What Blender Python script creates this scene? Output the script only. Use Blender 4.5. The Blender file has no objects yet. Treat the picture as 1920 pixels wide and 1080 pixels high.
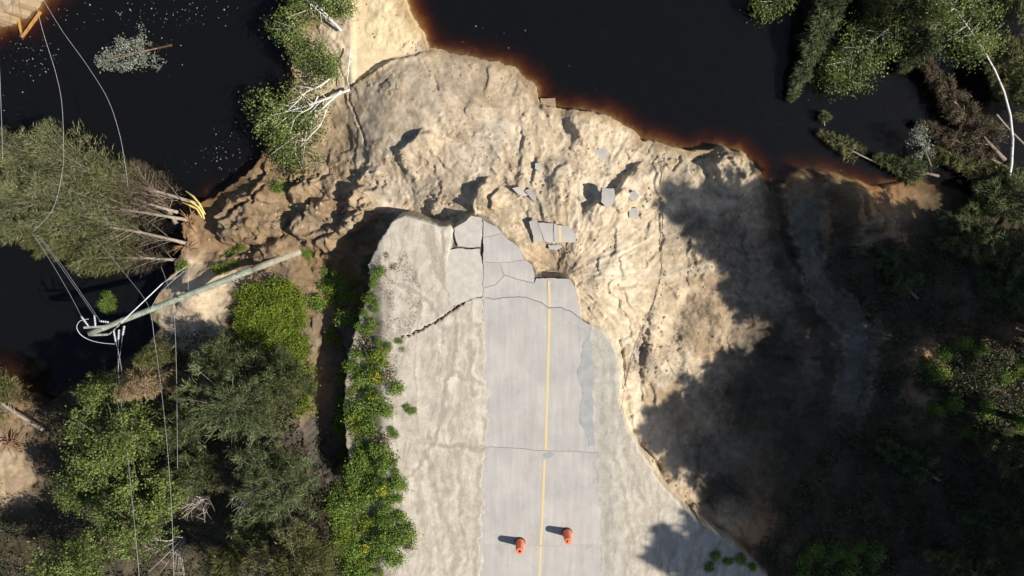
import bpy, math, random
import numpy as np
from mathutils import Vector, Matrix

# ------------------------------------------------------------------ camera, sky, sun, exposure
SC = bpy.context.scene
COL = SC.collection
R = math.radians
CAM_H, PITCH, HFOV = 37.0, R(10.5), R(73.0)
FPX = 960.0 / math.tan(HFOV / 2)
cam_d = bpy.data.cameras.new('camera')
cam = bpy.data.objects.new('camera', cam_d)
COL.objects.link(cam)
cam.location = (0, 0, CAM_H)
cam.rotation_euler = (-PITCH, 0, 0)
cam_d.sensor_fit = 'HORIZONTAL'
cam_d.angle = HFOV
cam_d.clip_start = 0.5
cam_d.clip_end = 2000
SC.camera = cam

SUN_EL = R(42.0)
SH = Vector((-0.978, 0.207, 0)).normalized()      # direction in which shadows fall
SUN_COT = 1 / math.tan(SUN_EL)
world = bpy.data.worlds.new('World')
SC.world = world
world.use_nodes = True
wn = world.node_tree.nodes
wl = world.node_tree.links
for n in list(wn):
    wn.remove(n)
sky = wn.new('ShaderNodeTexSky')
sky.sky_type = 'NISHITA'
sky.sun_disc = False
sky.sun_elevation = SUN_EL
sky.sun_rotation = math.atan2(-SH.x, -SH.y)
bg = wn.new('ShaderNodeBackground')
bg.inputs['Strength'].default_value = 0.065
wo = wn.new('ShaderNodeOutputWorld')
wl.new(sky.outputs[0], bg.inputs[0])
wl.new(bg.outputs[0], wo.inputs[0])

sun_d = bpy.data.lights.new('sun', 'SUN')
sun_d.energy = 4.6
sun_d.angle = R(0.5)
sun_d.color = (1.0, 0.94, 0.84)
sun = bpy.data.objects.new('sun', sun_d)
COL.objects.link(sun)
ray = Vector((SH.x * math.cos(SUN_EL), SH.y * math.cos(SUN_EL), -math.sin(SUN_EL)))
sun.rotation_euler = ray.to_track_quat('-Z', 'Y').to_euler()
sun.location = (60, -12, 60)

SC.view_settings.view_transform = 'Standard'
SC.view_settings.look = 'None'
SC.view_settings.exposure = 0.68
SC.view_settings.gamma = 1.0
SC.view_settings.use_curve_mapping = False
SC.cycles.max_bounces = 5
SC.cycles.diffuse_bounces = 2
SC.cycles.volume_bounces = 0
SC.cycles.use_adaptive_sampling = True
SC.cycles.adaptive_threshold = 0.02
SC.cycles.glossy_bounces = 2
SC.cycles.transparent_max_bounces = 12
SC.cycles.transmission_bounces = 4
SC.cycles.caustics_reflective = False
SC.cycles.caustics_refractive = False

WATER_Z = -4.0
rng = np.random.default_rng(7)
random.seed(7)

# ------------------------------------------------------------------ geometry of the view (pixels of the 1920 frame <-> ground)
CP, SP = math.cos(PITCH), math.sin(PITCH)


def unp(u, v, z=0.0):
    u = np.asarray(u, float); v = np.asarray(v, float)
    dx = u - 960.0; dy = -(v - 540.0); dz = -FPX
    wy = dy * CP + dz * SP
    wz = -dy * SP + dz * CP
    k = (np.asarray(z) - CAM_H) / wz
    return dx * k, wy * k


def proj(x, y, z):
    zz = z - CAM_H
    yc = y * CP - zz * SP
    zc = y * SP + zz * CP
    return 960 + FPX * x / -zc, 540 - FPX * yc / -zc


def P3(u, v, z):
    x, y = unp(u, v, z)
    return Vector((float(x), float(y), float(z)))


# ------------------------------------------------------------------ numpy noise and distance helpers
PERM = np.random.default_rng(3).permutation(1024).astype(np.int32)
GCOS = np.cos(np.arange(1024) * (2 * math.pi / 1024)).astype(np.float32)
GSIN = np.sin(np.arange(1024) * (2 * math.pi / 1024)).astype(np.float32)


def gnoise(x, y, seed=0):
    x = np.asarray(x, np.float32); y = np.asarray(y, np.float32)
    xi = np.floor(x); yi = np.floor(y)
    xf = x - xi; yf = y - yi
    xi = xi.astype(np.int32); yi = yi.astype(np.int32)
    px_ = PERM[(xi + seed * 37) & 1023]; px1 = PERM[(xi + 1 + seed * 37) & 1023]

    def g(p, iy, fx, fy):
        h = PERM[(p + iy) & 1023]
        return GCOS[h] * fx + GSIN[h] * fy
    u = xf * xf * xf * (xf * (xf * 6 - 15) + 10)
    w = yf * yf * yf * (yf * (yf * 6 - 15) + 10)
    a = g(px_, yi, xf, yf); b = g(px1, yi, xf - 1, yf)
    c = g(px_, yi + 1, xf, yf - 1); d = g(px1, yi + 1, xf - 1, yf - 1)
    return (a + (b - a) * u + (c - a) * w + (a - b - c + d) * u * w) * 1.5


def fbm(x, y, oct=4, seed=0, gain=0.5):
    s = 0; amp = 1.0; f = 1.0
    for i in range(oct):
        s = s + amp * gnoise(x * f + 17.3 * i, y * f - 9.1 * i, seed + i)
        amp *= gain; f *= 2.03
    return s


def ridged(x, y, oct=4, seed=0):
    s = 0; amp = 0.5; f = 1.0
    for i in range(oct):
        n = 1 - np.abs(gnoise(x * f + 5.7 * i, y * f + 3.3 * i, seed + i))
        s = s + amp * n * n
        amp *= 0.5; f *= 2.1
    return s


def sstep(a, b, x):
    t = np.clip((x - a) / (b - a), 0, 1)
    return t * t * (3 - 2 * t)


def seg_dist(px, py, pts, closed=False):
    d = np.full(px.shape, 1e9)
    n = len(pts)
    for i in range(n if closed else n - 1):
        ax, ay = pts[i]; bx, by = pts[(i + 1) % n]
        ex, ey = bx - ax, by - ay
        L = ex * ex + ey * ey + 1e-9
        t = np.clip(((px - ax) * ex + (py - ay) * ey) / L, 0, 1)
        d = np.minimum(d, np.hypot(px - ax - t * ex, py - ay - t * ey))
    return d


def inside(px, py, pts):
    c = np.zeros(px.shape, bool)
    n = len(pts)
    for i in range(n):
        ax, ay = pts[i]; bx, by = pts[(i + 1) % n]
        if ay == by:
            continue
        m = ((ay > py) != (by > py)) & (px < (bx - ax) * (py - ay) / (by - ay) + ax)
        c ^= m
    return c


def sdist(px, py, pts):          # positive inside
    d = seg_dist(px, py, pts, True)
    return np.where(inside(px, py, pts), d, -d)


class Lattice:
    """a field worked out once on a coarse lattice and read back by bilinear interpolation"""
    def __init__(s, f, x0, x1, y0, y1, step):
        s.x0, s.y0, s.st = x0, y0, step
        gx, gy = np.meshgrid(np.arange(x0, x1 + step, step), np.arange(y0, y1 + step, step))
        s.a = f(gx.astype(float), gy.astype(float))

    def __call__(s, x, y):
        ny_, nx_ = s.a.shape[:2]
        fx = np.clip((x - s.x0) / s.st, 0, nx_ - 1.001); fy = np.clip((y - s.y0) / s.st, 0, ny_ - 1.001)
        i = fx.astype(np.int32); j = fy.astype(np.int32)
        fx = fx - i; fy = fy - j
        if s.a.ndim == 3:
            fx = fx[..., None]; fy = fy[..., None]
        return (s.a[j, i] * (1 - fx) + s.a[j, i + 1] * fx) * (1 - fy) + (s.a[j + 1, i] * (1 - fx) + s.a[j + 1, i + 1] * fx) * fy


def sdf_lat(poly, step=6.0, box=(-500, 2420, -420, 1500)):
    return Lattice(lambda a, b: sdist(a, b, poly), box[0], box[1], box[2], box[3], step)


# ------------------------------------------------------------------ mesh helpers
def new_mesh(name, V, F, mats=(), attrs=None, smooth=False):
    """V (n,3); F uniform (m,k) array"""
    me = bpy.data.meshes.new(name)
    V = np.asarray(V, np.float32); F = np.asarray(F, np.int32)
    m, k = F.shape
    me.vertices.add(len(V)); me.vertices.foreach_set('co', V.ravel())
    me.loops.add(m * k); me.loops.foreach_set('vertex_index', F.ravel())
    me.polygons.add(m)
    me.polygons.foreach_set('loop_start', np.arange(0, m * k, k, dtype=np.int32))
    if smooth:
        me.polygons.foreach_set('use_smooth', np.ones(m, bool))
    for a, (t, data) in (attrs or {}).items():
        at = me.attributes.new(a, t, 'POINT')
        at.data.foreach_set('color' if t == 'FLOAT_COLOR' else 'value', np.asarray(data, np.float32).ravel())
    for mm in mats:
        me.materials.append(mm)
    me.update(calc_edges=True)
    return me


def py_mesh(name, V, F, mats=(), smooth=False):
    me = bpy.data.meshes.new(name)
    me.from_pydata([tuple(v) for v in V], [], F)
    for mm in mats:
        me.materials.append(mm)
    if smooth:
        for p in me.polygons:
            p.use_smooth = True
    me.update()
    return me


def obj(name, me, parent=None, loc=None):
    o = bpy.data.objects.new(name, me)
    COL.objects.link(o)
    if loc is not None:
        o.location = loc
    if parent is not None:
        o.parent = parent
    return o


def empty(name, loc=(0, 0, 0), rot=(0, 0, 0)):
    o = bpy.data.objects.new(name, None)
    COL.objects.link(o)
    o.location = loc; o.rotation_euler = rot
    o.empty_display_size = 0.2
    return o


def tag(o, label=None, cat=None, group=None, kind=None):
    if label: o['label'] = label
    if cat: o['category'] = cat
    if group: o['group'] = group
    if kind: o['kind'] = kind
    return o


class MB:
    def __init__(s):
        s.V = []; s.F = []

    def add(s, V, F):
        b = len(s.V)
        s.V += [tuple(v) for v in V]
        s.F += [tuple(i + b for i in f) for f in F]
        return s

    def tube(s, pts, rad, n=6, cap=True):
        pts = [Vector(p) for p in pts]
        V = []; F = []
        up = Vector((0.13, 0.21, 0.97))
        for i, p in enumerate(pts):
            d = (pts[min(i + 1, len(pts) - 1)] - pts[max(i - 1, 0)])
            if d.length < 1e-6: d = Vector((0, 0, 1))
            d.normalize()
            a = d.cross(up)
            if a.length < 0.05: a = d.cross(Vector((1, 0, 0)))
            a.normalize(); b = d.cross(a)
            r = rad[i] if hasattr(rad, '__len__') else rad
            for k in range(n):
                t = 2 * math.pi * k / n
                V.append(p + (a * math.cos(t) + b * math.sin(t)) * r)
        for i in range(len(pts) - 1):
            for k in range(n):
                F.append((i * n + k, i * n + (k + 1) % n, (i + 1) * n + (k + 1) % n, (i + 1) * n + k))
        if cap:
            F.append(tuple(range(n - 1, -1, -1)))
            F.append(tuple((len(pts) - 1) * n + k for k in range(n)))
        return s.add(V, F)

    def lathe(s, prof, n=20, M=None):
        V = []; F = []
        for r, z in prof:
            for k in range(n):
                t = 2 * math.pi * k / n
                p = Vector((r * math.cos(t), r * math.sin(t), z))
                V.append(M @ p if M else p)
        for i in range(len(prof) - 1):
            for k in range(n):
                F.append((i * n + k, i * n + (k + 1) % n, (i + 1) * n + (k + 1) % n, (i + 1) * n + k))
        F.append(tuple(range(n - 1, -1, -1)))
        F.append(tuple((len(prof) - 1) * n + k for k in range(n)))
        return s.add(V, F)

    def box(s, c, size, M=None):
        V = []
        for dz in (-.5, .5):
            for dx, dy in ((-.5, -.5), (.5, -.5), (.5, .5), (-.5, .5)):
                p = Vector((c[0] + dx * size[0], c[1] + dy * size[1], c[2] + dz * size[2]))
                V.append(M @ p if M else p)
        F = [(3, 2, 1, 0), (4, 5, 6, 7), (0, 1, 5, 4), (1, 2, 6, 5), (2, 3, 7, 6), (3, 0, 4, 7)]
        return s.add(V, F)

    def build(s, name, mat, parent=None, smooth=False, loc=None):
        return obj(name, py_mesh(name, s.V, s.F, (mat,), smooth), parent, loc)


# ------------------------------------------------------------------ materials
MATS = {}


def base_mat(name, rough=0.9, spec=0.3):
    m = bpy.data.materials.new(name)
    m.use_nodes = True
    nt = m.node_tree
    b = nt.nodes['Principled BSDF']
    b.inputs['Roughness'].default_value = rough
    b.inputs['Specular IOR Level'].default_value = spec
    MATS[name] = m
    return m, nt, b


def noise_node(nt, scale, detail=6, rough=0.6, coord='Object', dist=0.0, vec_scale=None):
    tc = nt.nodes.new('ShaderNodeTexCoord')
    n = nt.nodes.new('ShaderNodeTexNoise')
    n.inputs['Scale'].default_value = scale
    n.inputs['Detail'].default_value = detail
    n.inputs['Roughness'].default_value = rough
    n.inputs['Distortion'].default_value = dist
    if vec_scale:
        mp = nt.nodes.new('ShaderNodeMapping')
        mp.inputs['Scale'].default_value = vec_scale
        nt.links.new(tc.outputs[coord], mp.inputs[0])
        nt.links.new(mp.outputs[0], n.inputs['Vector'])
    else:
        nt.links.new(tc.outputs[coord], n.inputs['Vector'])
    return n


def ramp(nt, fac, stops):
    r = nt.nodes.new('ShaderNodeValToRGB')
    e = r.color_ramp.elements
    while len(e) < len(stops):
        e.new(0.5)
    for i, (p, c) in enumerate(stops):
        e[i].position = p
        e[i].color = (c[0], c[1], c[2], 1)
    nt.links.new(fac, r.inputs[0])
    return r


def mixrgb(nt, a, b, fac, mode='MIX'):
    m = nt.nodes.new('ShaderNodeMix')
    m.data_type = 'RGBA'; m.blend_type = mode
    if isinstance(fac, float): m.inputs[0].default_value = fac
    else: nt.links.new(fac, m.inputs[0])
    nt.links.new(a, m.inputs[6]); nt.links.new(b, m.inputs[7])
    return m.outputs[2]


def bump(nt, b, h, strength, dist):
    bn = nt.nodes.new('ShaderNodeBump')
    bn.inputs['Strength'].default_value = strength
    bn.inputs['Distance'].default_value = dist
    nt.links.new(h, bn.inputs['Height'])
    nt.links.new(bn.outputs[0], b.inputs['Normal'])


def two_tone(name, c1, c2, scale, rough=0.9, bstr=0.5, bdist=0.02, spec=0.3, vec_scale=None, lo=0.35, hi=0.65, metal=0.0):
    m, nt, b = base_mat(name, rough, spec)
    n = noise_node(nt, scale, vec_scale=vec_scale)
    r = ramp(nt, n.outputs[0], [(lo, c1), (hi, c2)])
    nt.links.new(r.outputs[0], b.inputs['Base Color'])
    b.inputs['Metallic'].default_value = metal
    if bstr:
        bump(nt, b, n.outputs[0], bstr, bdist)
    return m


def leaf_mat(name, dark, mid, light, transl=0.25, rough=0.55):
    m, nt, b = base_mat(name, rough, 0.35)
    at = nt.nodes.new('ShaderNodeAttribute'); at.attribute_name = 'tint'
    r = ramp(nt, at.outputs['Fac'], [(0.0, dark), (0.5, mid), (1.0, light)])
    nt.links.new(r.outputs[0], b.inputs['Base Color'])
    t = nt.nodes.new('ShaderNodeBsdfTranslucent')
    nt.links.new(r.outputs[0], t.inputs[0])
    mx = nt.nodes.new('ShaderNodeMixShader')
    mx.inputs[0].default_value = transl
    out = nt.nodes['Material Output']
    nt.links.new(b.outputs[0], mx.inputs[1]); nt.links.new(t.outputs[0], mx.inputs[2])
    nt.links.new(mx.outputs[0], out.inputs[0])
    return m


# ground: region colours come from the soil attribute, grain and relief from noise
def ground_material():
    m, nt, b = base_mat('ground_soil', 0.95, 0.15)
    at = nt.nodes.new('ShaderNodeAttribute'); at.attribute_name = 'soil'
    n1 = noise_node(nt, 1.7, 4, 0.65)
    n2 = noise_node(nt, 9.0, 4, 0.65, dist=0.6)
    n3 = noise_node(nt, 45.0, 2, 0.7)
    r1 = ramp(nt, n1.outputs[0], [(0.3, (0.78, 0.76, 0.72)), (0.7, (1.14, 1.13, 1.10))])
    r2 = ramp(nt, n2.outputs[0], [(0.30, (0.82, 0.80, 0.76)), (0.5, (1.0, 1.0, 1.0)), (0.72, (1.08, 1.07, 1.05))])
    c = mixrgb(nt, at.outputs['Color'], r1.outputs[0], 0.8, 'MULTIPLY')
    c = mixrgb(nt, c, r2.outputs[0], 0.75, 'MULTIPLY')
    nt.links.new(c, b.inputs['Base Color'])
    rg = nt.nodes.new('ShaderNodeAttribute'); rg.attribute_name = 'relief'
    ad = nt.nodes.new('ShaderNodeMath'); ad.operation = 'MULTIPLY_ADD'
    ad.inputs[1].default_value = 0.35
    nt.links.new(n3.outputs[0], ad.inputs[0]); nt.links.new(n2.outputs[0], ad.inputs[2])
    mu = nt.nodes.new('ShaderNodeMath'); mu.operation = 'MULTIPLY'
    nt.links.new(ad.outputs[0], mu.inputs[0]); nt.links.new(rg.outputs['Fac'], mu.inputs[1])
    bump(nt, b, mu.outputs[0], 0.4, 0.04)
    return m


def water_material(name, dens, colr):
    m = bpy.data.materials.new(name); m.use_nodes = True
    nt = m.node_tree
    for n in list(nt.nodes): nt.nodes.remove(n)
    out = nt.nodes.new('ShaderNodeOutputMaterial')
    tr = nt.nodes.new('ShaderNodeBsdfTransparent')
    gl = nt.nodes.new('ShaderNodeBsdfGlossy'); gl.inputs['Roughness'].default_value = 0.03
    fr = nt.nodes.new('ShaderNodeFresnel'); fr.inputs['IOR'].default_value = 1.33
    nz = noise_node(nt, 2.2, 4, 0.55)
    bn = nt.nodes.new('ShaderNodeBump'); bn.inputs['Strength'].default_value = 0.05; bn.inputs['Distance'].default_value = 0.05
    nt.links.new(nz.outputs[0], bn.inputs['Height'])
    nt.links.new(bn.outputs[0], gl.inputs['Normal']); nt.links.new(bn.outputs[0], fr.inputs['Normal'])
    mx = nt.nodes.new('ShaderNodeMixShader')
    nt.links.new(fr.outputs[0], mx.inputs[0]); nt.links.new(tr.outputs[0], mx.inputs[1]); nt.links.new(gl.outputs[0], mx.inputs[2])
    df = nt.nodes.new('ShaderNodeBsdfDiffuse'); df.inputs[0].default_value = (0.28, 0.29, 0.31, 1)   # faint even veil that lifts the water's blacks like haze and murk
    m2 = nt.nodes.new('ShaderNodeMixShader'); m2.inputs[0].default_value = 0.015
    nt.links.new(mx.outputs[0], m2.inputs[1]); nt.links.new(df.outputs[0], m2.inputs[2])
    nt.links.new(m2.outputs[0], out.inputs['Surface'])
    va = nt.nodes.new('ShaderNodeVolumeAbsorption')
    va.inputs['Color'].default_value = (*colr, 1); va.inputs['Density'].default_value = dens
    nt.links.new(va.outputs[0], out.inputs['Volume'])
    return m


def asphalt_material():
    m, nt, b = base_mat('asphalt', 0.9, 0.25)
    n1 = noise_node(nt, 0.45, 4, 0.6, 'Object')
    n2 = noise_node(nt, 2.2, 4, 0.65, vec_scale=(1.6, 0.12, 1.0))
    n3 = noise_node(nt, 38.0, 2, 0.75)
    n4 = noise_node(nt, 1.1, 4, 0.7, dist=1.2)
    r1 = ramp(nt, n1.outputs[0], [(0.3, (0.335, 0.315, 0.295)), (0.7, (0.425, 0.402, 0.375))])
    r2 = ramp(nt, n2.outputs[0], [(0.3, (0.86, 0.86, 0.87)), (0.7, (1.06, 1.05, 1.04))])
    r3 = ramp(nt, n3.outputs[0], [(0.3, (0.78, 0.78, 0.79)), (0.5, (1.0, 1.0, 1.0)), (0.7, (1.14, 1.14, 1.12))])
    r4 = ramp(nt, n4.outputs[0], [(0.28, (0.80, 0.80, 0.82)), (0.42, (1.0, 1.0, 1.0)), (0.60, (1.0, 1.0, 1.0)), (0.75, (1.10, 1.05, 0.97))])
    c = mixrgb(nt, r1.outputs[0], r2.outputs[0], 1.0, 'MULTIPLY')
    c = mixrgb(nt, c, r3.outputs[0], 0.8, 'MULTIPLY')
    c = mixrgb(nt, c, r4.outputs[0], 0.9, 'MULTIPLY')
    nt.links.new(c, b.inputs['Base Color'])
    bump(nt, b, n3.outputs[0], 0.4, 0.01)
    return m


M_GROUND = ground_material()
M_WATER = water_material('lake_water', 11.0, (0.68, 0.48, 0.19))
M_ASPHALT = asphalt_material()
M_SILT = two_tone('silt_plate', (0.36, 0.33, 0.29), (0.45, 0.42, 0.37), 2.5, bstr=0.4)
M_YELLOW = two_tone('yellow_paint', (0.46, 0.38, 0.22), (0.60, 0.46, 0.20), 14, 0.8, 0.2, 0.004)
M_DAMP = two_tone('damp_asphalt', (0.25, 0.25, 0.245), (0.31, 0.31, 0.30), 2.0, 0.55, 0.1, 0.005)
M_ORANGE = two_tone('orange_plastic', (0.70, 0.15, 0.07), (0.82, 0.21, 0.11), 5, 0.45, 0.0, spec=0.5)
M_RUBBER = two_tone('black_rubber', (0.02, 0.02, 0.02), (0.035, 0.035, 0.035), 10, 0.7, 0.2)
M_POLE = two_tone('pole_wood', (0.14, 0.165, 0.122), (0.265, 0.295, 0.23), 3.0, 0.85, 0.4, 0.01, vec_scale=(1, 1, 1))
M_POLEBASE = two_tone('muddy_pole', (0.22, 0.205, 0.15), (0.34, 0.31, 0.235), 4.0, 0.9, 0.3, 0.01)
M_GREYWOOD = two_tone('grey_timber', (0.20, 0.20, 0.19), (0.33, 0.33, 0.31), 6.0, 0.85, 0.3, 0.01)
M_CABLE = two_tone('aluminium_cable', (0.27, 0.27, 0.28), (0.37, 0.37, 0.39), 8, 0.5, 0.0, metal=0.3)
M_GUY = two_tone('pale_guy_link', (0.48, 0.47, 0.53), (0.60, 0.59, 0.65), 8, 0.4, 0.0)
M_DARKWIRE = two_tone('dark_wire', (0.09, 0.075, 0.06), (0.16, 0.13, 0.10), 8, 0.7, 0.0)
M_CERAMIC = two_tone('insulator_polymer', (0.38, 0.38, 0.40), (0.50, 0.50, 0.53), 8, 0.35, 0.0, spec=0.5)
M_STEEL = two_tone('galvanised_steel', (0.30, 0.31, 0.32), (0.42, 0.43, 0.44), 8, 0.5, 0.0, metal=0.4)
M_BARK = two_tone('grey_bark', (0.13, 0.10, 0.075), (0.25, 0.20, 0.15), 5.0, 0.9, 0.5, 0.02)
M_BARKP = two_tone('pale_bark', (0.20, 0.165, 0.125), (0.36, 0.31, 0.24), 5.0, 0.9, 0.4, 0.02)
M_BIRCH = two_tone('birch_bark', (0.20, 0.18, 0.16), (0.58, 0.55, 0.51), 3.5, 0.75, 0.2, 0.01, lo=0.30, hi=0.45)
M_SPLIT = two_tone('split_wood', (0.62, 0.45, 0.13), (0.78, 0.62, 0.22), 6, 0.8, 0.4, 0.02)
M_ROT = two_tone('wet_orange_timber', (0.34, 0.17, 0.05), (0.46, 0.25, 0.07), 4, 0.6, 0.3, 0.01)
M_ROOT = two_tone('root_wood', (0.16, 0.085, 0.045), (0.30, 0.18, 0.10), 5, 0.9, 0.4, 0.02)
M_DEADW = two_tone('dead_wood', (0.28, 0.25, 0.22), (0.45, 0.41, 0.37), 6, 0.9, 0.3, 0.01)
M_CONCRETE = two_tone('muddy_concrete', (0.20, 0.14, 0.09), (0.30, 0.22, 0.15), 5, 0.9, 0.4, 0.02)
M_CLOD = two_tone('soil_clod', (0.20, 0.14, 0.09), (0.40, 0.31, 0.21), 3, 0.95, 0.8, 0.05)
M_FOAM = two_tone('foam', (0.20, 0.205, 0.21), (0.40, 0.40, 0.40), 9, 0.6, 0.0)

L_PINE = leaf_mat('pine_needles', (0.034, 0.046, 0.016), (0.090, 0.115, 0.038), (0.18, 0.205, 0.080), 0.35)
L_PINEG = leaf_mat('grey_pine_needles', (0.040, 0.056, 0.022), (0.120, 0.150, 0.060), (0.24, 0.27, 0.125), 0.35)
L_PINEO = leaf_mat('olive_needles', (0.046, 0.052, 0.015), (0.130, 0.138, 0.044), (0.25, 0.24, 0.090), 0.35)
L_FALL = leaf_mat('fallen_needles', (0.060, 0.068, 0.028), (0.170, 0.182, 0.078), (0.32, 0.315, 0.15), 0.35)
L_BROWN = leaf_mat('brown_needles', (0.040, 0.030, 0.016), (0.115, 0.088, 0.048), (0.21, 0.17, 0.10), 0.3)
L_TAN = leaf_mat('tan_needles', (0.09, 0.065, 0.035), (0.26, 0.19, 0.10), (0.42, 0.31, 0.17))
L_PALE = leaf_mat('pale_wet_needles', (0.08, 0.09, 0.07), (0.20, 0.22, 0.17), (0.36, 0.38, 0.31))
L_BIRCH = leaf_mat('birch_leaves', (0.046, 0.068, 0.014), (0.155, 0.205, 0.048), (0.31, 0.37, 0.105), 0.4)
L_ALDER = leaf_mat('alder_leaves', (0.040, 0.060, 0.013), (0.130, 0.176, 0.040), (0.26, 0.31, 0.085), 0.4)
L_BUSH = leaf_mat('bush_leaves', (0.046, 0.082, 0.014), (0.155, 0.24, 0.040), (0.32, 0.40, 0.080), 0.4)
L_LIME = leaf_mat('lime_leaves', (0.070, 0.105, 0.012), (0.19, 0.255, 0.026), (0.34, 0.39, 0.045), 0.4)
L_YEL = leaf_mat('yellow_flowers', (0.45, 0.33, 0.02), (0.70, 0.52, 0.03), (0.85, 0.68, 0.06))
L_UNDER = leaf_mat('undergrowth_leaves', (0.022, 0.028, 0.011), (0.060, 0.070, 0.026), (0.13, 0.125, 0.050), 0.3)
L_DRY = leaf_mat('dry_grass', (0.09, 0.075, 0.04), (0.20, 0.17, 0.10), (0.32, 0.28, 0.17))

# ------------------------------------------------------------------ ground: one sheet
PLATEAU = [(655, 1400), (650, 1080), (652, 900), (640, 820), (640, 720), (655, 640), (672, 590), (690, 540), (686, 500), (700, 470),
           (720, 436), (738, 412), (758, 402), (800, 414), (825, 424), (842, 420), (852, 426), (872, 412), (884, 404), (906, 408), (930, 423),
           (944, 437), (956, 450), (976, 466), (986, 488), (1000, 497), (1006, 517), (1030, 520), (1068, 521), (1080, 538),
           (1090, 598), (1112, 610), (1132, 622), (1150, 645), (1164, 680), (1166, 720), (1163, 758), (1176, 800), (1205, 850),
           (1240, 905), (1275, 945), (1320, 985), (1370, 1015), (1400, 1040), (1440, 1080), (1500, 1200), (1540, 1400)]
ROAD = [(908, 400), (907, 560), (907, 640), (912, 720), (916, 800), (907, 850), (902, 1085), (898, 1500), (1150, 1500), (1128, 1085), (1118, 850), (1112, 830), (1116, 780), (1108, 740), (1114, 700), (1106, 660), (1100, 625), (1108, 606), (1095, 500)]
LAKE_A = [(748, -600), (752, -40), (768, 20), (790, 60), (806, 92), (850, 101), (905, 110), (960, 124), (990, 148), (1008, 172), (1014, 196), (1060, 207), (1130, 212),
          (1165, 233), (1205, 262), (1250, 272), (1290, 286), (1340, 276), (1385, 284), (1420, 318), (1436, 356), (1462, 346), (1490, 322), (1520, 318), (1560, 325),
          (1600, 338), (1640, 352), (1700, 335), (1780, 352), (1850, 385), (1930, 400), (2300, 420), (4000, 430), (4000, -3000), (748, -3000)]
LAKE_B = [(92, -3000), (92, -20), (76, 6), (48, 30), (20, 46), (-40, 60), (-400, 90), (-3000, 200), (-3000, 720), (-300, 700), (0, 690), (60, 740), (100, 752),
          (150, 716), (225, 690), (280, 650), (318, 610), (300, 570), (322, 540), (345, 500), (352, 462), (346, 430), (360, 400), (392, 374), (440, 350), (482, 312),
          (520, 260), (530, 200), (556, 150), (548, 110), (540, 60), (548, 0), (560, -100), (600, -600), (600, -3000)]
DITCH = [(652, 505), (640, 545), (622, 590), (618, 650), (612, 720), (610, 790), (620, 845), (626, 870)]

CTRL = [  # pixel u, v and height there
    (800, 372, -2.0), (850, 392, -1.5), (870, 380, -1.6), (910, 395, -1.0), (960, 410, -0.8), (990, 450, -0.7), (1000, 480, -0.7), (1040, 490, -1.0), (1040, 440, -0.9), (1080, 500, -0.6), (1110, 540, -0.45),
    (1115, 580, -0.45), (1150, 610, -0.45), (1185, 690, -0.6), (1200, 780, -0.8), (1240, 860, -0.9), (1300, 930, -0.9), (1380, 1000, -0.9), (1470, 1060, -0.9),
    (800, 330, -2.2), (900, 330, -1.9), (1000, 350, -1.9), (1100, 400, -1.3), (1150, 380, -1.6), (1200, 450, -1.4), (1200, 560, -1.2), (1250, 640, -1.5), (1250, 760, -1.5), (1300, 850, -1.5),
    (1280, 500, -1.8), (1300, 400, -2.2), (1250, 340, -2.6), (1180, 290, -3.1), (1100, 290, -2.6), (1000, 270, -2.6), (900, 250, -2.4), (830, 200, -2.5),
    (780, 150, -2.8), (720, 170, -2.8), (720, 240, -2.5), (660, 250, -3.1), (620, 300, -3.1), (700, 320, -2.4), (960, 180, -3.2), (900, 140, -3.4), (820, 115, -3.5),
    (700, 140, -3.2), (660, 180, -3.3), (690, 60, -3.3), (750, 60, -3.4), (700, -40, -3.3), (620, 80, -3.2), (590, 20, -3.4), (640, -60, -2.8), (690, -300, -1.0), (690, -900, 0),
    (470, 390, -3.0), (430, 420, -3.4), (520, 430, -2.7), (600, 400, -2.5), (560, 340, -3.0), (620, 450, -2.9), (660, 380, -2.4), (690, 430, -3.3), (640, 480, -3.5), (560, 480, -2.8), (480, 480, -3.0), (400, 470, -3.4),
    (520, 560, -1.9), (540, 650, -1.5), (550, 740, -1.5), (480, 640, -1.5), (430, 560, -2.3), (370, 560, -1.9), (380, 640, -2.3), (300, 720, -2.8), (200, 760, -3.2), (560, 860, -1.4), (560, 1000, -0.9), (605, 930, -0.7), (612, 1010, -0.6), (605, 1085, -0.6), (600, 880, -1.0), (400, 820, -2.0), (400, 1000, -1.8), (250, 900, -2.5),
    (150, 1000, -2.4), (50, 950, -2.7), (30, 870, -2.9), (40, 800, -3.2), (-200, 1000, -2), (-800, 1000, -1), (300, 1400, -1.2),
    (1370, 330, -3.1), (1440, 420, -3.3), (1500, 380, -3.5), (1490, 460, -3.1), (1520, 550, -2.9), (1620, 620, -2.5), (1600, 720, -2.3), (1400, 520, -2.2), (1400, 620, -1.9), (1400, 760, -1.9), (1500, 900, -1.8),
    (1380, 900, -1.5), (1600, 1050, -1.4), (1600, 400, -2.9), (1700, 430, -2.9), (1820, 460, -2.7), (1850, 700, -1.9), (1800, 900, -1.7), (1700, 350, -3.8), (1850, 400, -3.7), (2100, 500, -2.2), (2100, 800, -1.0), (2600, 800, 0.5), (2000, 1300, -0.8), (3200, 800, 1.5),
]
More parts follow.
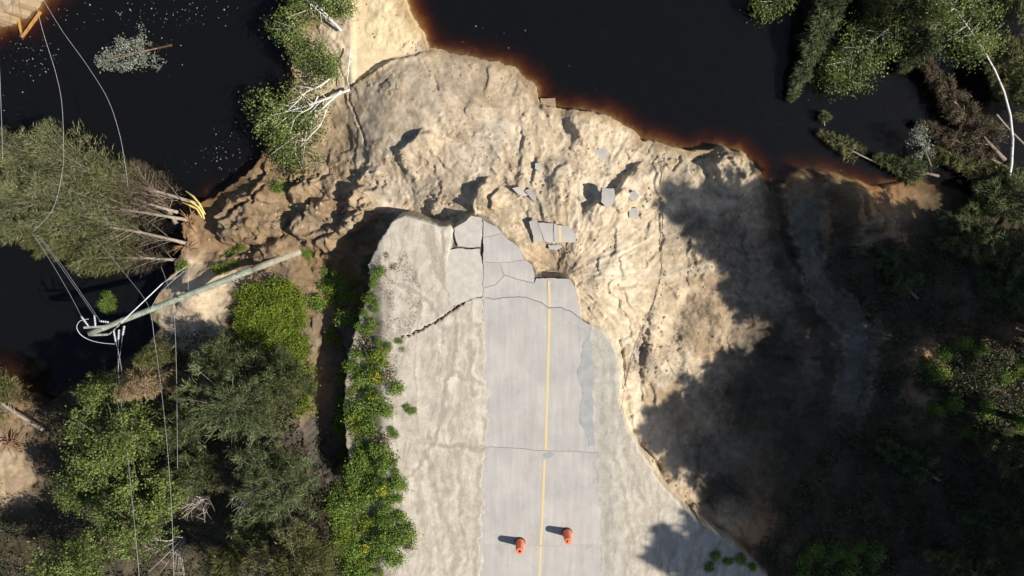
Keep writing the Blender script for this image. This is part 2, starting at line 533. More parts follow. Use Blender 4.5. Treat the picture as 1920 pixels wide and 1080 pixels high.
MOUNDS = [  # u, v, ru, rv, rotation deg, height, edge softness
    
    (1168, 372, 26, 22, 0, 0.30, .4), (1120, 245, 70, 36, 25, 0.35, .35), (1060, 330, 46, 40, 20, 0.3, .5),
    (472, 405, 62, 52, -20, 0.45, .2), (572, 424, 30, 22, -10, 0.65, .25),
    (690, 372, 46, 22, 15, 0.45, .25), (680, 410, 52, 18, -35, 0.65, .3), (625, 446, 62, 24, -10, 0.40, .3), (520, 470, 60, 22, -15, 0.35, .3), (510, 360, 34, 22, 20, 0.3, .3),
    (1375, 328, 56, 46, 35, 0.55, .3), (1310, 330, 36, 26, 0, 0.25, .5), (1600, 388, 50, 42, 30, 1.0, .35), (1660, 430, 40, 20, 40, 0.6, .4), (1540, 440, 26, 70, 5, 0.35, .4),
    (760, 210, 120, 95, -15, 0.35, .7), (730, 285, 50, 26, 0, 0.2, .5), (1250, 720, 40, 90, 10, 0.25, .6), (1320, 620, 50, 70, 20, 0.3, .6), (1215, 680, 14, 44, 10, 0.25, .4),
    (1030, 200, 17, 10, 0, 0.12, .4), (1275, 880, 30, 50, -30, 0.25, .5), (1380, 985, 46, 26, 20, 0.35, .4), (640, 560, 26, 60, 5, 0.5, .5), (370, 545, 50, 42, -20, 0.35, .4),
]
RIDGES = [  # crest line, height, reach to the left of travel px, reach to the right px (first sharp, second gentle)
    ([(928, 328), (893, 352), (887, 380), (893, 404)], .75, 60, 4), ([(942, 348), (924, 370), (915, 396)], .35, 34, 4), ([(990, 240), (980, 290), (973, 335), (962, 372)], .20, 30, 9), ([(1010, 290), (1000, 330), (1004, 352)], .18, 26, 4),
    ([(1212, 298), (1180, 325), (1156, 352), (1120, 378), (1090, 405)], .50, 70, 5), ([(795, 233), (784, 258), (764, 276), (738, 288)], .60, 110, 4), ([(1066, 300), (1046, 322), (1030, 350)], .18, 46, 6),
    ([(598, 326), (560, 340), (536, 366)], .60, 60, 5), ([(622, 372), (588, 380), (580, 412)], .60, 46, 5), ([(505, 296), (496, 336), (474, 366), (444, 384)], .40, 60, 6), ([(424, 388), (413, 412), (413, 446), (426, 470)], .55, 70, 5), ([(704, 344), (672, 358), (656, 386), (640, 398)], .50, 60, 5), ([(690, 398), (668, 412), (655, 428)], .45, 40, 5), ([(640, 432), (610, 446), (590, 462)], .40, 50, 5),
    ([(880, 236), (866, 290), (852, 346)], .16, 60, 26), ([(1102, 222), (1084, 256), (1076, 300)], .13, 70, 14), ([(1180, 250), (1176, 270), (1150, 300)], .12, 40, 8), ([(1288, 424), (1308, 476), (1330, 540)], .2, 60, 18), ([(1240, 556), (1217, 636), (1208, 694)], .24, 50, 14), ([(1276, 606), (1286, 676), (1280, 744)], .22, 60, 16), ([(1330, 560), (1338, 600), (1336, 660)], .16, 40, 14),
    ([(1330, 290), (1345, 330), (1380, 372)], .35, 40, 8), ([(1360, 284), (1380, 318), (1412, 350)], .30, 34, 8), ([(1560, 340), (1580, 390), (1580, 430)], .5, 50, 8), ([(1600, 350), (1622, 400), (1618, 430)], .45, 34, 8), ([(1620, 345), (1650, 400), (1668, 436)], .40, 40, 8), ([(1462, 345), (1470, 410), (1505, 490), (1530, 560)], .45, 90, 10), ([(1240, 790), (1212, 830), (1230, 880)], .3, 60, 6), ([(1100, 410), (1080, 440), (1090, 480)], .15, 80, 20), ([(1180, 470), (1140, 500), (1110, 540)], .14, 70, 16),
    ([(700, 312), (690, 330), (664, 344)], .22, 50, 5), ([(830, 372), (812, 384), (802, 396)], .25, 40, 5), ([(905, 120), (916, 146), (912, 180)], .10, 26, 4), ([(880, 122), (886, 134)], .1, 16, 3), ([(870, 190), (882, 214), (890, 226)], .14, 22, 4),
]
CRACK = [(752, 633), (775, 624), (800, 612), (826, 597), (850, 581), (870, 567), (890, 557), (910, 553)]
RUNNELS = [  # darker damp runnels in the silt: line, half width px, strength
    ([(836, 425), (830, 470), (832, 520), (846, 560), (858, 598), (858, 640), (848, 690), (838, 706)], 6, .8), ([(800, 430), (815, 480), (835, 530)], 12, .6), ([(842, 620), (848, 660), (840, 700)], 13, .55),
    ([(838, 706), (836, 760), (826, 800), (812, 836), (786, 868), (770, 892)], 5, .7), ([(726, 520), (770, 545), (806, 566), (826, 600), (830, 640)], 5, .6), ([(846, 700), (880, 712), (905, 722)], 5, .6),
    ([(822, 832), (850, 838), (905, 842)], 6, .7), ([(800, 850), (812, 900), (830, 960), (850, 1010), (855, 1080)], 7, .5), ([(780, 880), (790, 940), (800, 1000), (806, 1080)], 8, .4), ([(900, 850), (896, 930), (890, 1080)], 6, .6), ([(862, 850), (866, 960), (872, 1060)], 5, .45), ([(882, 640), (880, 690), (888, 740)], 6, .6), ([(895, 610), (900, 660)], 6, .5),
    ([(1128, 650), (1124, 700), (1130, 760), (1126, 830), (1130, 900), (1136, 1000), (1140, 1085)], 8, .7), ([(1150, 690), (1146, 760), (1142, 830)], 6, .6), ([(1150, 850), (1170, 930), (1190, 1020)], 5, .5), ([(1170, 840), (1200, 920), (1230, 1000)], 5, .4), ([(1130, 640), (1140, 655)], 9, .5),
]
SCARPS = [  # thin erosion lines, depth, half width px
    ([(650, 172), (664, 158), (690, 134), (730, 113), (770, 102), (808, 97)], 0.18, 3),
    ([(654, 180), (668, 215), (680, 246), (686, 272)], 0.12, 3),
    ([(795, 120), (812, 144), (824, 168)], 0.10, 2), ([(712, 158), (730, 146)], 0.06, 2), ([(726, 175), (742, 162)], 0.06, 2),
    ([(1232, 300), (1262, 318), (1276, 296)], 0.14, 3), ([(1296, 302), (1330, 294), (1358, 290)], 0.15, 3),
    ([(1455, 345), (1462, 400), (1480, 460), (1500, 510)], 0.5, 7), ([(1530, 470), (1560, 520), (1620, 560), (1650, 620)], 0.15, 5),
    ([(1160, 640), (1172, 700), (1176, 770), (1200, 836)], 0.08, 6),
    ([(1208, 838), (1225, 862), (1240, 882)], 0.3, 4), ([(1285, 945), (1300, 962), (1325, 985)], 0.25, 4),
    ([(500, 345), (480, 372), (440, 390), (416, 412), (414, 450), (430, 476)], 0.35, 6), ([(540, 345), (570, 338), (592, 328)], 0.4, 6),
]


def rbf_fit(pts, vals, c=0.8):
    d = np.hypot(pts[:, None, 0] - pts[None, :, 0], pts[:, None, 1] - pts[None, :, 1])
    A = np.sqrt(d * d + c * c) + np.eye(len(pts)) * -0.02
    return np.linalg.solve(A, vals)


def stepped(lo, hi, knots):
    out = []
    x = lo
    while x < hi:
        out.append(x)
        s = [k[1] for k in knots if x >= k[0]][-1]
        x += s
    out.append(hi)
    return out


def far(a, sgn, lim=420, s=0.12, g=1.16):
    out = []; x = a
    while abs(x) < lim:
        s *= g
        x += sgn * s
        out.append(x)
    return out


XS = np.array(sorted(far(-32, -1)) + stepped(-32, 32, [(-32, 0.085), (-16.5, 0.056), (14, 0.085)]) + far(32, 1))
YS = np.array(sorted(far(-25.5, -1)) + stepped(-25.5, 10.5, [(-25.5, 0.085), (-13.5, 0.056), (9.4, 0.1)]) + far(10.5, 1))
GX, GY = np.meshgrid(XS, YS)
cp = np.array(CTRL, float)
cx, cy = unp(cp[:, 0], cp[:, 1], cp[:, 2])
cpts = np.stack([cx, cy], 1)
wts = rbf_fit(cpts, cp[:, 2] + 2.5)


def rbf_eval(a, b):
    o = np.full(a.shape, -2.5)
    for (px_, py_), w_ in zip(cpts, wts):
        o += w_ * np.sqrt((a - px_) ** 2 + (b - py_) ** 2 + 0.64)
    return o


B = Lattice(rbf_eval, -60, 60, -50, 40, 0.3)(GX, GY)
B = np.clip(B, -4.6, 2.0)
B = np.where((np.abs(GX) > 60) | (np.abs(GY) > 50), np.clip(B, -4.6, 1.0), B)
UB, VB = proj(GX, GY, B)
U0, V0 = proj(GX, GY, 0.0)
UW, VW = proj(GX, GY, WATER_Z)
wob = fbm(GX * 0.9, GY * 0.9, 4, 11)
wob2 = fbm(GX * 0.9 + 40, GY * 0.9 - 13, 4, 23)
fine = fbm(GX * 3.1, GY * 3.1, 4, 31)

sdP = sdf_lat(PLATEAU, 4.0, (560, 1600, 360, 1500))(U0 + wob * 2.5 + fine * 2.5, V0 + wob2 * 2.5) / 34.0
plat = sstep(-0.10, 0.07, sdP)
sdA = sdf_lat(LAKE_A)(UW + wob * 5, VW + wob2 * 5) / 31.6
sdB = sdf_lat(LAKE_B)(UW + wob * 7, VW + wob2 * 7) / 31.6
sdW = np.maximum(sdA, sdB)

H = B.copy()
Um = UB + wob * 5 + fine * 2.0
Vm = VB + wob2 * 5 + fbm(GX * 3.1 + 9, GY * 3.1, 3, 37) * 2.0


def window(u0, u1, v0, v1):
    """index window of the grid that holds a pixel box (with some margin for height)"""
    xs_, ys_ = [], []
    for z_ in (-5.0, 0.5):
        for u_ in (u0, u1):
            for v_ in (v0, v1):
                a_, b_ = unp(u_, v_, z_)
                xs_.append(float(a_)); ys_.append(float(b_))
    i0, i1 = np.searchsorted(XS, [min(xs_), max(xs_)]); j0, j1 = np.searchsorted(YS, [min(ys_), max(ys_)])
    return (slice(max(j0 - 1, 0), j1 + 1), slice(max(i0 - 1, 0), i1 + 1))


for (mu, mv, ru, rv, ang, hh, soft) in MOUNDS:
    a = R(ang)
    w_ = window(mu - 170, mu + 170, mv - 170, mv + 170)
    du = Um[w_] - mu; dv = Vm[w_] - mv
    e = np.hypot((du * math.cos(a) + dv * math.sin(a)) / ru, (-du * math.sin(a) + dv * math.cos(a)) / rv)
    k_ = 1.0 if soft > 0.45 else 1.25 * (1 - sstep(-0.5, 1.3, du / max(ru, rv)))
    H[w_] += hh * (1 - sstep(1 - soft, 1.0 + soft * 0.4, e)) * k_
# zones
right_slope = sstep(1080, 1180, UB) * sstep(330, 420, VB)
land = sstep(0.3, -0.6, sdW)
slump = sstep(760, 690, UB) * sstep(280, 330, VB) * sstep(520, 480, VB) * sstep(390, 420, UB)
fan = sstep(640, 680, UB) * sstep(1010, 960, UB) * sstep(300, 260, VB)
bar = sdf_lat([(662, -200), (660, 60), (664, 155), (690, 132), (735, 110), (812, 96), (840, 60), (800, -200)], 4.0, (560, 940, -300, 240))(UB + wob * 3, VB + wob2 * 3)
barm = sstep(-4, 6, bar)
forestL = sstep(620, 580, UB) * sstep(520, 580, VB)
forestR = sstep(1360, 1480, UB) * sstep(360, 430, VB)
# flow-aligned rills: run from the road end outwards to the water
fa = np.arctan2(-(VB - 520), (UB - 1060))
fr = np.hypot(UB - 1060, VB - 520) / 34.0
rill = ridged(fa * 5.5 + wob * 0.35, fr * 0.22 + wob2 * 0.3, 4, 51)
rill2 = ridged((GX * 0.75 + GY * 0.5) * 1.3 + wob * 0.8, (GY * 0.75 - GX * 0.5) * 0.45 + wob2 * 0.5, 4, 61)
ruf = fbm(GX * 0.9, GY * 0.9, 3, 71, 0.42)
rock = np.clip(fbm(GX * 2.6 + wob, GY * 2.6, 4, 81), -1, 1)
wash = land * (1 - plat) * (1 - barm)
streak = fbm(fa * 15 + wob * 0.5, fr * 0.30 + wob2 * 0.25, 4, 55, 0.55)          # flow lines away from the road end
H += wash * (0.08 * ruf + 0.10 * (rill - 0.6) * (1 - fan * 0.7) + 0.035 * streak * (1 - 0.3 * fan) + 0.04 * (rill2 - 0.6) * sstep(1500, 1250, UB))
# lobes of slid sand: low steps with crisp edges
for fq, am, sd in ((0.40, 0.11, 91), (0.75, 0.035, 95)):
    q = fbm((GX * 0.8 + GY * 0.5) * fq + wob * 0.10, (GY * 0.8 - GX * 0.5) * fq * 0.65 + wob2 * 0.10, 2, sd, 0.4) * 2.0
    H += wash * am * (np.floor(q) + sstep(0.86, 1.0, q - np.floor(q))) * (1 - 0.7 * fan)
# crumbs and pits only in patches
patch = sstep(0.12, 0.5, fbm(GX * 0.33 + 3, GY * 0.33, 3, 97))
crumb = fbm(GX * 3.8 + fine * 0.5, GY * 3.8, 3, 99)
H += wash * patch * (0.05 * sstep(0.30, 0.6, crumb) - 0.06 * sstep(0.45, 0.70, -crumb))
H += wash * slump * (0.22 * sstep(-0.10, 0.14, fbm(GX * 0.6, GY * 0.9, 4, 101)) + 0.12 * ruf + 0.05 * fine)
for pl_, hh, wl_, wr_ in RIDGES:
    w_ = window(min(p[0] for p in pl_) - 90, max(p[0] for p in pl_) + 120, min(p[1] for p in pl_) - 70, max(p[1] for p in pl_) + 70)
    a_ = UB[w_] + 6 * wob[w_] + 1.5 * fine[w_]; b_ = VB[w_] + 6 * wob2[w_] + 1.5 * rock[w_]
    best = np.full(a_.shape, 1e9); sg = np.zeros(a_.shape); along = np.zeros(a_.shape)
    n_ = len(pl_) - 1
    for k_ in range(n_):
        (ax_, ay_), (bx_, by_) = pl_[k_], pl_[k_ + 1]
        ex, ey = bx_ - ax_, by_ - ay_
        t_ = np.clip(((a_ - ax_) * ex + (b_ - ay_) * ey) / (ex * ex + ey * ey), 0, 1)
        d_ = np.hypot(a_ - ax_ - t_ * ex, b_ - ay_ - t_ * ey)
        cr_ = ex * (b_ - ay_) - ey * (a_ - ax_)
        m_ = d_ < best
        best = np.where(m_, d_, best); sg = np.where(m_, cr_, sg); along = np.where(m_, (k_ + t_) / n_, along)
    gentle = np.exp(-(best / (wl_ * 0.55)) ** 2)
    sharp = 1 - sstep(0, wr_, best)
    endf = sstep(0.0, 0.22, along) * sstep(1.0, 0.78, along)
    H[w_] += hh * np.where(sg < 0, gentle, sharp) * endf * wash[w_]
# diagonal striations on the lobes by the water
lobe = np.maximum(1 - sstep(0.5, 1.1, np.hypot((UB - 1370) / 60, (VB - 325) / 52)), 1 - sstep(0.5, 1.1, np.hypot((UB - 1610) / 80, (VB - 395) / 60)))
H += lobe * wash * 0.34 * (ridged((GX * 0.8 - GY * 0.9) * 0.9 + wob * 0.9 + 4, (GX * 0.9 + GY * 0.8) * 0.25, 3, 111) - 0.6)
for pl_, dep, hw in SCARPS:
    w_ = window(min(p[0] for p in pl_) - 30, max(p[0] for p in pl_) + 30, min(p[1] for p in pl_) - 30, max(p[1] for p in pl_) + 30)
    d = seg_dist(Um[w_], Vm[w_], pl_)
    H[w_] -= dep * (1 - sstep(hw * 0.3, hw, d)) * (1 - plat[w_])
# pale bar: almost smooth
H = H * (1 - barm) + barm * (-3.62 + 0.03 * fine + 0.05 * wob + 0.0035 * np.clip(bar, 0, 60))
# ditch on the left of the embankment
dd = Lattice(lambda a, b: seg_dist(a, b, DITCH), 480, 800, 400, 1500, 4.0)(UB + wob * 8, VB + wob2 * 6)
dw = 26 + 14 * sstep(640, 700, VB) - 22 * sstep(830, 900, VB)
bed = -2.7 + 0.05 * fine
H = np.where(dd < 80, H + (np.minimum(bed, H) - H) * (1 - sstep(dw * 0.8, dw * 1.1, dd)), H)
# gully on the right
gd = Lattice(lambda a, b: seg_dist(a, b, [(1510, 340), (1515, 420), (1530, 500), (1560, 560), (1620, 620), (1610, 700), (1590, 780)]), 1360, 1760, 240, 900, 4.0)(UB + wob * 8, VB + wob2 * 6)
H -= np.where(gd < 90, 0.55 * (1 - sstep(24, 32, gd + 5 * rock)) * (1 - sstep(700, 800, VB)), 0)
# the embankment top: silt shoulders with braided runnels, road bed pressed lower
flow = fbm((U0 + wob * 7 + 14 * np.sin(V0 / 90.0)) / 13.0, (V0 + wob2 * 12) / 120.0, 4, 121, 0.6)
flow2 = ridged((U0 + wob * 8 + 18 * np.sin(V0 / 110.0 + 1)) / 30.0, (V0 + wob2 * 20) / 220.0, 3, 131)
rd = sdf_lat(ROAD, 4.0, (800, 1260, 300, 1600))(U0 + wob * 6.0 + fine * 3.0 + 3.0 * rock, V0 + wob2 * 8) / 34.0
silt_r = sstep(1070, 1100, U0) * sstep(605, 640, V0)
hp = 0.030 + 0.006 * flow + 0.010 * (flow2 - 0.6) + 0.008 * fbm(U0 / 30, V0 / 60, 4, 167) + 0.006 * fine
hp -= 0.35 * sstep(740, 660, U0) * sstep(500, 640, V0) + 0.25 * sstep(720, 690, U0)
hp += 0.03 * sstep(1120, 1160, U0)
hp = np.where(rd > -0.7, hp * np.clip(-rd / 0.7, 0, 1) + 0.002, hp)          # the silt thins out onto the asphalt
hp = np.where(rd > 0, 0.002 - 0.19 * sstep(0.0, 0.30, rd), hp)
plate_zone = sdf_lat([(848, 424), (873, 410), (884, 402), (904, 406), (930, 420), (1010, 500), (1010, 560), (906, 558), (880, 562), (862, 572), (846, 578), (838, 540), (836, 500), (842, 468)], 3.0, (780, 1080, 350, 640))(U0 + fine * 1.5, V0 + fine) / 34
hp = np.where(plate_zone > 0, np.minimum(hp, 0.022 - 0.17 * sstep(0.0, 0.12, plate_zone)), hp)
cw_ = window(720, 930, 530, 660)
cd = seg_dist((U0 + fine * 2.2)[cw_], (V0 + wob2 * 2.0 + fine * 1.5)[cw_], CRACK)
hp[cw_] -= 0.5 * (1 - sstep(0.5, 1.7, cd))
H = H * (1 - plat) + hp * plat
# shores
beach = WATER_Z + 0.03 + np.clip(-sdW, 0, 30) * 0.30 + 0.02 * fine
H = np.where(sdW < 0, np.maximum(H, np.minimum(beach, WATER_Z + 0.45)), H)
deep = WATER_Z - 0.02 - 0.36 * np.clip(sdW, 0, 1.2) - 0.75 * np.clip(sdW - 1.2, 0, 4) + 0.02 * fine
shallow_l = np.exp(-(((UW - 110) / 90) ** 2 + ((VW - 575) / 45) ** 2))
H = np.where(sdW >= 0, np.maximum(np.minimum(H, deep), np.maximum(deep, -7.5)), H)
H = np.where(sdW >= 0, np.maximum(H, -4.75 - 2.6 * (1 - shallow_l)), H)


# soil colours: smooth blend of ground tones at marked spots, shade painted into the dim banks
SOILS = [
    (700, 60, 'bar'), (760, 30, 'bar'), (690, 120, 'bar'), (740, 90, 'bar'), (680, -100, 'bar'), (600, 80, 'sand'), (570, 20, 'soil'), (640, 110, 'sand'),
    (720, 160, 'fan'), (780, 140, 'fan'), (840, 150, 'fan'), (760, 220, 'fan'), (860, 230, 'fan'), (700, 230, 'fan'), (900, 140, 'fan'), (940, 140, 'sand'), (980, 200, 'sand'), (890, 180, 'fan'),
    (840, 260, 'sand'), (930, 250, 'grey'), (900, 300, 'grey'), (960, 280, 'sand'), (930, 200, 'sand'), (780, 320, 'fan'), (720, 310, 'fan'), (860, 340, 'fan'), (680, 280, 'fan'), (640, 260, 'brownsand'), (650, 330, 'brownsand'), (740, 360, 'grey'), (780, 385, 'sand'),
    (600, 310, 'brownsand'), (560, 320, 'soil'), (500, 340, 'soil'), (450, 400, 'soil'), (520, 400, 'soil'), (580, 420, 'soil'), (620, 380, 'soil'), (660, 400, 'brownsand'), (690, 400, 'brownsand'), (600, 450, 'soil'), (660, 450, 'soil'), (520, 450, 'soil'), (400, 400, 'mud'), (390, 450, 'mud'), (420, 370, 'mud'), (480, 480, 'soil'),
    (640, 520, 'mud'), (620, 650, 'ditch'), (620, 750, 'ditch'), (615, 820, 'ditch'), (650, 470, 'mud'), (585, 640, 'soil'), (588, 740, 'soil'),
    (380, 560, 'sand'), (360, 540, 'sand'), (400, 540, 'sand'), (450, 600, 'floor'), (520, 620, 'floor'), (350, 640, 'grey'), (300, 700, 'floor'), (470, 800, 'floor'), (300, 900, 'floor'), (550, 950, 'floor'), (150, 900, 'floor'), (15, 880, 'brownsand'), (20, 910, 'brownsand'), (80, 1000, 'floor'), (40, 780, 'soil'), (90, 880, 'floor'), (85, 820, 'floor'), (95, 950, 'floor'), (10, 1010, 'floor'), (60, 1040, 'floor'), (140, 820, 'floor'), (180, 740, 'floor'), (120, 770, 'floor'), (330, 680, 'floor'), (20, 980, 'shadesoil'), (70, 760, 'shadesoil'),  # dark spots near the left edge stand in for tree shade
    (900, 370, 'sand'), (940, 350, 'sand'), (1000, 300, 'sand'), (1050, 340, 'pale'), (1000, 380, 'sand'), (960, 420, 'sand'), (1090, 240, 'pale'), (1130, 260, 'pale'), (1150, 330, 'pale'), (1090, 400, 'pale'), (1040, 490, 'brownsand'), (1060, 480, 'sand'), (1140, 450, 'pale'), (1180, 500, 'pale'), (1120, 560, 'pale'), (1160, 620, 'pale'), (1180, 720, 'pale'), (1190, 800, 'pale'),
    (1220, 420, 'pale'), (1240, 340, 'pale'), (1280, 320, 'sand'), (1240, 600, 'pale'), (1270, 560, 'sand'), (1300, 480, 'sand'), (1320, 560, 'brownsand'), (1310, 640, 'brownsand'), (1270, 680, 'pale'), (1220, 680, 'greybrown'), (1240, 740, 'brownsand'), (1300, 760, 'brownsand'), (1220, 860, 'sand'), (1250, 900, 'sand'), (1300, 960, 'brownsand'), (1340, 980, 'brownsand'), (1400, 1000, 'redsoil'),
    (1370, 330, 'sand'), (1400, 300, 'sand'), (1340, 370, 'sand'), (1420, 380, 'brownsand'), (1350, 440, 'shadegrey'), (1300, 430, 'shadegrey'), (1400, 500, 'shadegrey'), (1480, 400, 'soil'), (1500, 480, 'shadegrey'), (1520, 560, 'shadegrey'), (1600, 600, 'shadegrey'), (1600, 700, 'shadegrey'), (1540, 340, 'soil'), (1600, 390, 'redsoil'), (1640, 420, 'redsoil'), (1560, 400, 'soil'),
    (1450, 650, 'shadesoil'), (1400, 750, 'shadesoil'), (1320, 860, 'shadegrey'), (1350, 920, 'shadesoil'), (1500, 800, 'shadesoil'), (1500, 950, 'floor'), (1560, 500, 'floor'), (1660, 520, 'floor'), (1750, 450, 'floor'), (1700, 600, 'floor'), (1740, 690, 'redsoil'), (1700, 680, 'soil'), (1800, 720, 'floor'), (1850, 850, 'floor'), (1650, 850, 'floor'), (1450, 1050, 'floor'), (1700, 1000, 'floor'), (1850, 420, 'floor'), (2100, 700, 'floor'), (2500, 700, 'floor'),
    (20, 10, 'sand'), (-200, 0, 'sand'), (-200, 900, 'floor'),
]
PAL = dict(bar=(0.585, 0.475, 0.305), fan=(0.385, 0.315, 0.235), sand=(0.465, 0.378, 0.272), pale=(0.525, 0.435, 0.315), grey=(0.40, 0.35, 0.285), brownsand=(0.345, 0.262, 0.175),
           soil=(0.235, 0.165, 0.10), mud=(0.24, 0.16, 0.09), ditch=(0.09, 0.08, 0.07), floor=(0.060, 0.048, 0.032), greybrown=(0.24, 0.20, 0.16), shadegrey=(0.19, 0.157, 0.12), shadesoil=(0.065, 0.051, 0.036), redsoil=(0.35, 0.21, 0.11))  # the dim grey and dark soil tones carry painted shade
Uc = UB + wob * 16 + fine * 7; Vc = VB + wob2 * 16 + rock * 6


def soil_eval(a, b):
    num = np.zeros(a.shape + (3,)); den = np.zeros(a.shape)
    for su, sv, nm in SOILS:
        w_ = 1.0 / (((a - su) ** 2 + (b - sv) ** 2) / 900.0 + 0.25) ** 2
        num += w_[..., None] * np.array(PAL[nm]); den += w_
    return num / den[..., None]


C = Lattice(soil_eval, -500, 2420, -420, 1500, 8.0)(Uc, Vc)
gdc = gd + 6 * fine + 5 * rock                  # pale washed channel between darker flanks
gully_flank = (sstep(30, 42, gdc) * sstep(100, 60, gdc) * sstep(330, 380, VB))[..., None]
C = C * (1 - 0.8 * gully_flank) + 0.8 * gully_flank * np.array((0.055, 0.044, 0.032))
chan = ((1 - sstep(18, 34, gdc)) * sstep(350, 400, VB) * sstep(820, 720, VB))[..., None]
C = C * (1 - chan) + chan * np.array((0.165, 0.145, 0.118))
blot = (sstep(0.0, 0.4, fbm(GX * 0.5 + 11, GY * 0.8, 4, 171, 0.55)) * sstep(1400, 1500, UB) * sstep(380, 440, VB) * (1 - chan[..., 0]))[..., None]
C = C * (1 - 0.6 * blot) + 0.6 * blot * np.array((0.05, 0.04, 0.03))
# mineral streaks following the rills, darker crumbs
st = sstep(0.35, 0.85, rill2)[..., None]
C = C * (1 - wash[..., None] * 0.16 * (1 - st))
sk = (wash * np.clip(streak, -0.7, 0.7))[..., None]
C = C * (1 + sk * np.array((0.20, 0.22, 0.26)))
gs = (wash * sstep(0.15, 0.5, fbm(fa * 7 + wob * .4, fr * 0.15, 4, 141)) * 0.45)[..., None]
C = C * (1 - gs) + gs * np.array((0.45, 0.40, 0.32)) * (C.mean(-1, keepdims=True) / 0.40)
cr = (wash * sstep(0.30, 0.55, fbm(GX * 2.2 + 7, GY * 2.2, 5, 151, 0.6)) * 0.40)[..., None]
C = C * (1 - cr) + cr * C * np.array((0.62, 0.56, 0.48))
# thin strata that show where a step cuts through them
strata = (wash * gnoise(H * 6.5 + wob * 0.5, GX * 0.05 + 3.0, 191))[..., None]
C = C * (1 + strata * np.array((0.16, 0.17, 0.19)))
# damp sand by the water
damp = sstep(-0.75, -0.1, sdW + wob * 0.25)[..., None]
C = C * (1 - damp) + damp * C * np.array((0.66, 0.60, 0.52))
# silt shoulders
s1 = sstep(-0.4, 0.5, flow)[..., None]
s2 = sstep(0.6, 0.95, flow2)[..., None]
silt = np.array((0.43, 0.392, 0.338)) * (1 - s1) + np.array((0.39, 0.352, 0.30)) * s1
silt = silt * (1 - 0.3 * s2) + 0.3 * s2 * np.array((0.49, 0.435, 0.36))
mot = fbm((U0 + wob * 10) / 40, (V0 + wob2 * 14) / 75, 4, 163)
silt = silt * (1 + 0.13 * mot[..., None])
lines = sstep(0.86, 0.97, 1 - np.abs(gnoise((U0 + wob * 5 + 16 * np.sin(V0 / 90.0)) / 24.0, (V0 + wob2 * 16) / 210.0, 173))) * sstep(-0.2, 0.3, mot)
lines2 = sstep(0.84, 0.97, 1 - np.abs(gnoise((U0 * 0.9 + V0 * 0.25 + wob * 5) / 17.0, (V0 * 0.9 - U0 * 0.25 + wob2 * 10) / 130.0, 179))) * sstep(0.1, -0.3, mot)
silt = silt * (1 - (0.21 * lines + 0.18 * lines2)[..., None] * np.array((0.95, 1.0, 1.1)))
fr_ = fbm((U0 + wob * 4) / 5.0, (V0 + wob2 * 5) / 26.0, 3, 181)
silt = silt * (1 + 0.10 * fr_[..., None])
wetf = np.zeros(GX.shape)
for pl_, hw, am in RUNNELS:
    w_ = window(min(p[0] for p in pl_) - 30, max(p[0] for p in pl_) + 30, min(p[1] for p in pl_) - 30, max(p[1] for p in pl_) + 30)
    d = seg_dist((U0 + wob * 7 + fine * 3)[w_], (V0 + wob2 * 7)[w_], pl_)
    wetf[w_] = np.maximum(wetf[w_], am * 1.15 * (1 - sstep(hw * 0.45, hw, d)))
    silt[w_] *= (1 + 0.09 * np.exp(-((d - hw * 1.5) / (hw * 0.5)) ** 2))[..., None]
wetf = np.maximum(np.minimum(wetf, 0.95), 0.35 * sstep(0.30, 0.55, fbm((U0 + wob * 8) / 26, (V0 + wob2 * 12) / 90, 3, 161)))[..., None]
silt = silt * (1 - wetf) + wetf * np.array((0.295, 0.262, 0.218))
rgrey = (sstep(1085, 1105, U0) * sstep(1190, 1140, U0))[..., None]
silt = silt * (1 - rgrey * 0.7) + rgrey * 0.7 * (np.array((0.40, 0.385, 0.345)) * (1 - 0.4 * s1) + 0.4 * s1 * np.array((0.28, 0.27, 0.245)))
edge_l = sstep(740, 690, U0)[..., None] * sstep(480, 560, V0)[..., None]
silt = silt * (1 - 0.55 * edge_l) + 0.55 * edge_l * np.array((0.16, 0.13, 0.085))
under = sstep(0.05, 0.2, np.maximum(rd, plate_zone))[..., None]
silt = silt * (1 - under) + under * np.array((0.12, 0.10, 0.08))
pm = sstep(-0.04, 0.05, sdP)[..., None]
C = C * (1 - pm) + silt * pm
C = np.clip(C, 0.005, 0.8)
relief = np.clip(0.20 + wash * (0.20 + 0.45 * patch + 0.5 * slump) - 0.15 * wash * fan, 0.15, 1.2)

ny, nx = GX.shape
idx = np.arange(nx * ny).reshape(ny, nx)
F = np.stack([idx[:-1, :-1].ravel(), idx[:-1, 1:].ravel(), idx[1:, 1:].ravel(), idx[1:, :-1].ravel()], 1)
Vt = np.stack([GX.ravel(), GY.ravel(), H.ravel()], 1)
Ca = np.concatenate([C.reshape(-1, 3), np.ones((nx * ny, 1))], 1)
gm = new_mesh('ground', Vt, F, (M_GROUND,), {'soil': ('FLOAT_COLOR', Ca), 'relief': ('FLOAT', relief.ravel())}, smooth=True)
ground = tag(obj('ground', gm), 'eroded sand and soil around the washed out road end', None, None, 'structure')


def gz(x, y):
    x = np.asarray(x, float); y = np.asarray(y, float)
    i = np.clip(np.searchsorted(XS, x) - 1, 0, nx - 2); j = np.clip(np.searchsorted(YS, y) - 1, 0, ny - 2)
    fx = np.clip((x - XS[i]) / (XS[i + 1] - XS[i]), 0, 1); fy = np.clip((y - YS[j]) / (YS[j + 1] - YS[j]), 0, 1)
    return (H[j, i] * (1 - fx) + H[j, i + 1] * fx) * (1 - fy) + (H[j + 1, i] * (1 - fx) + H[j + 1, i + 1] * fx) * fy


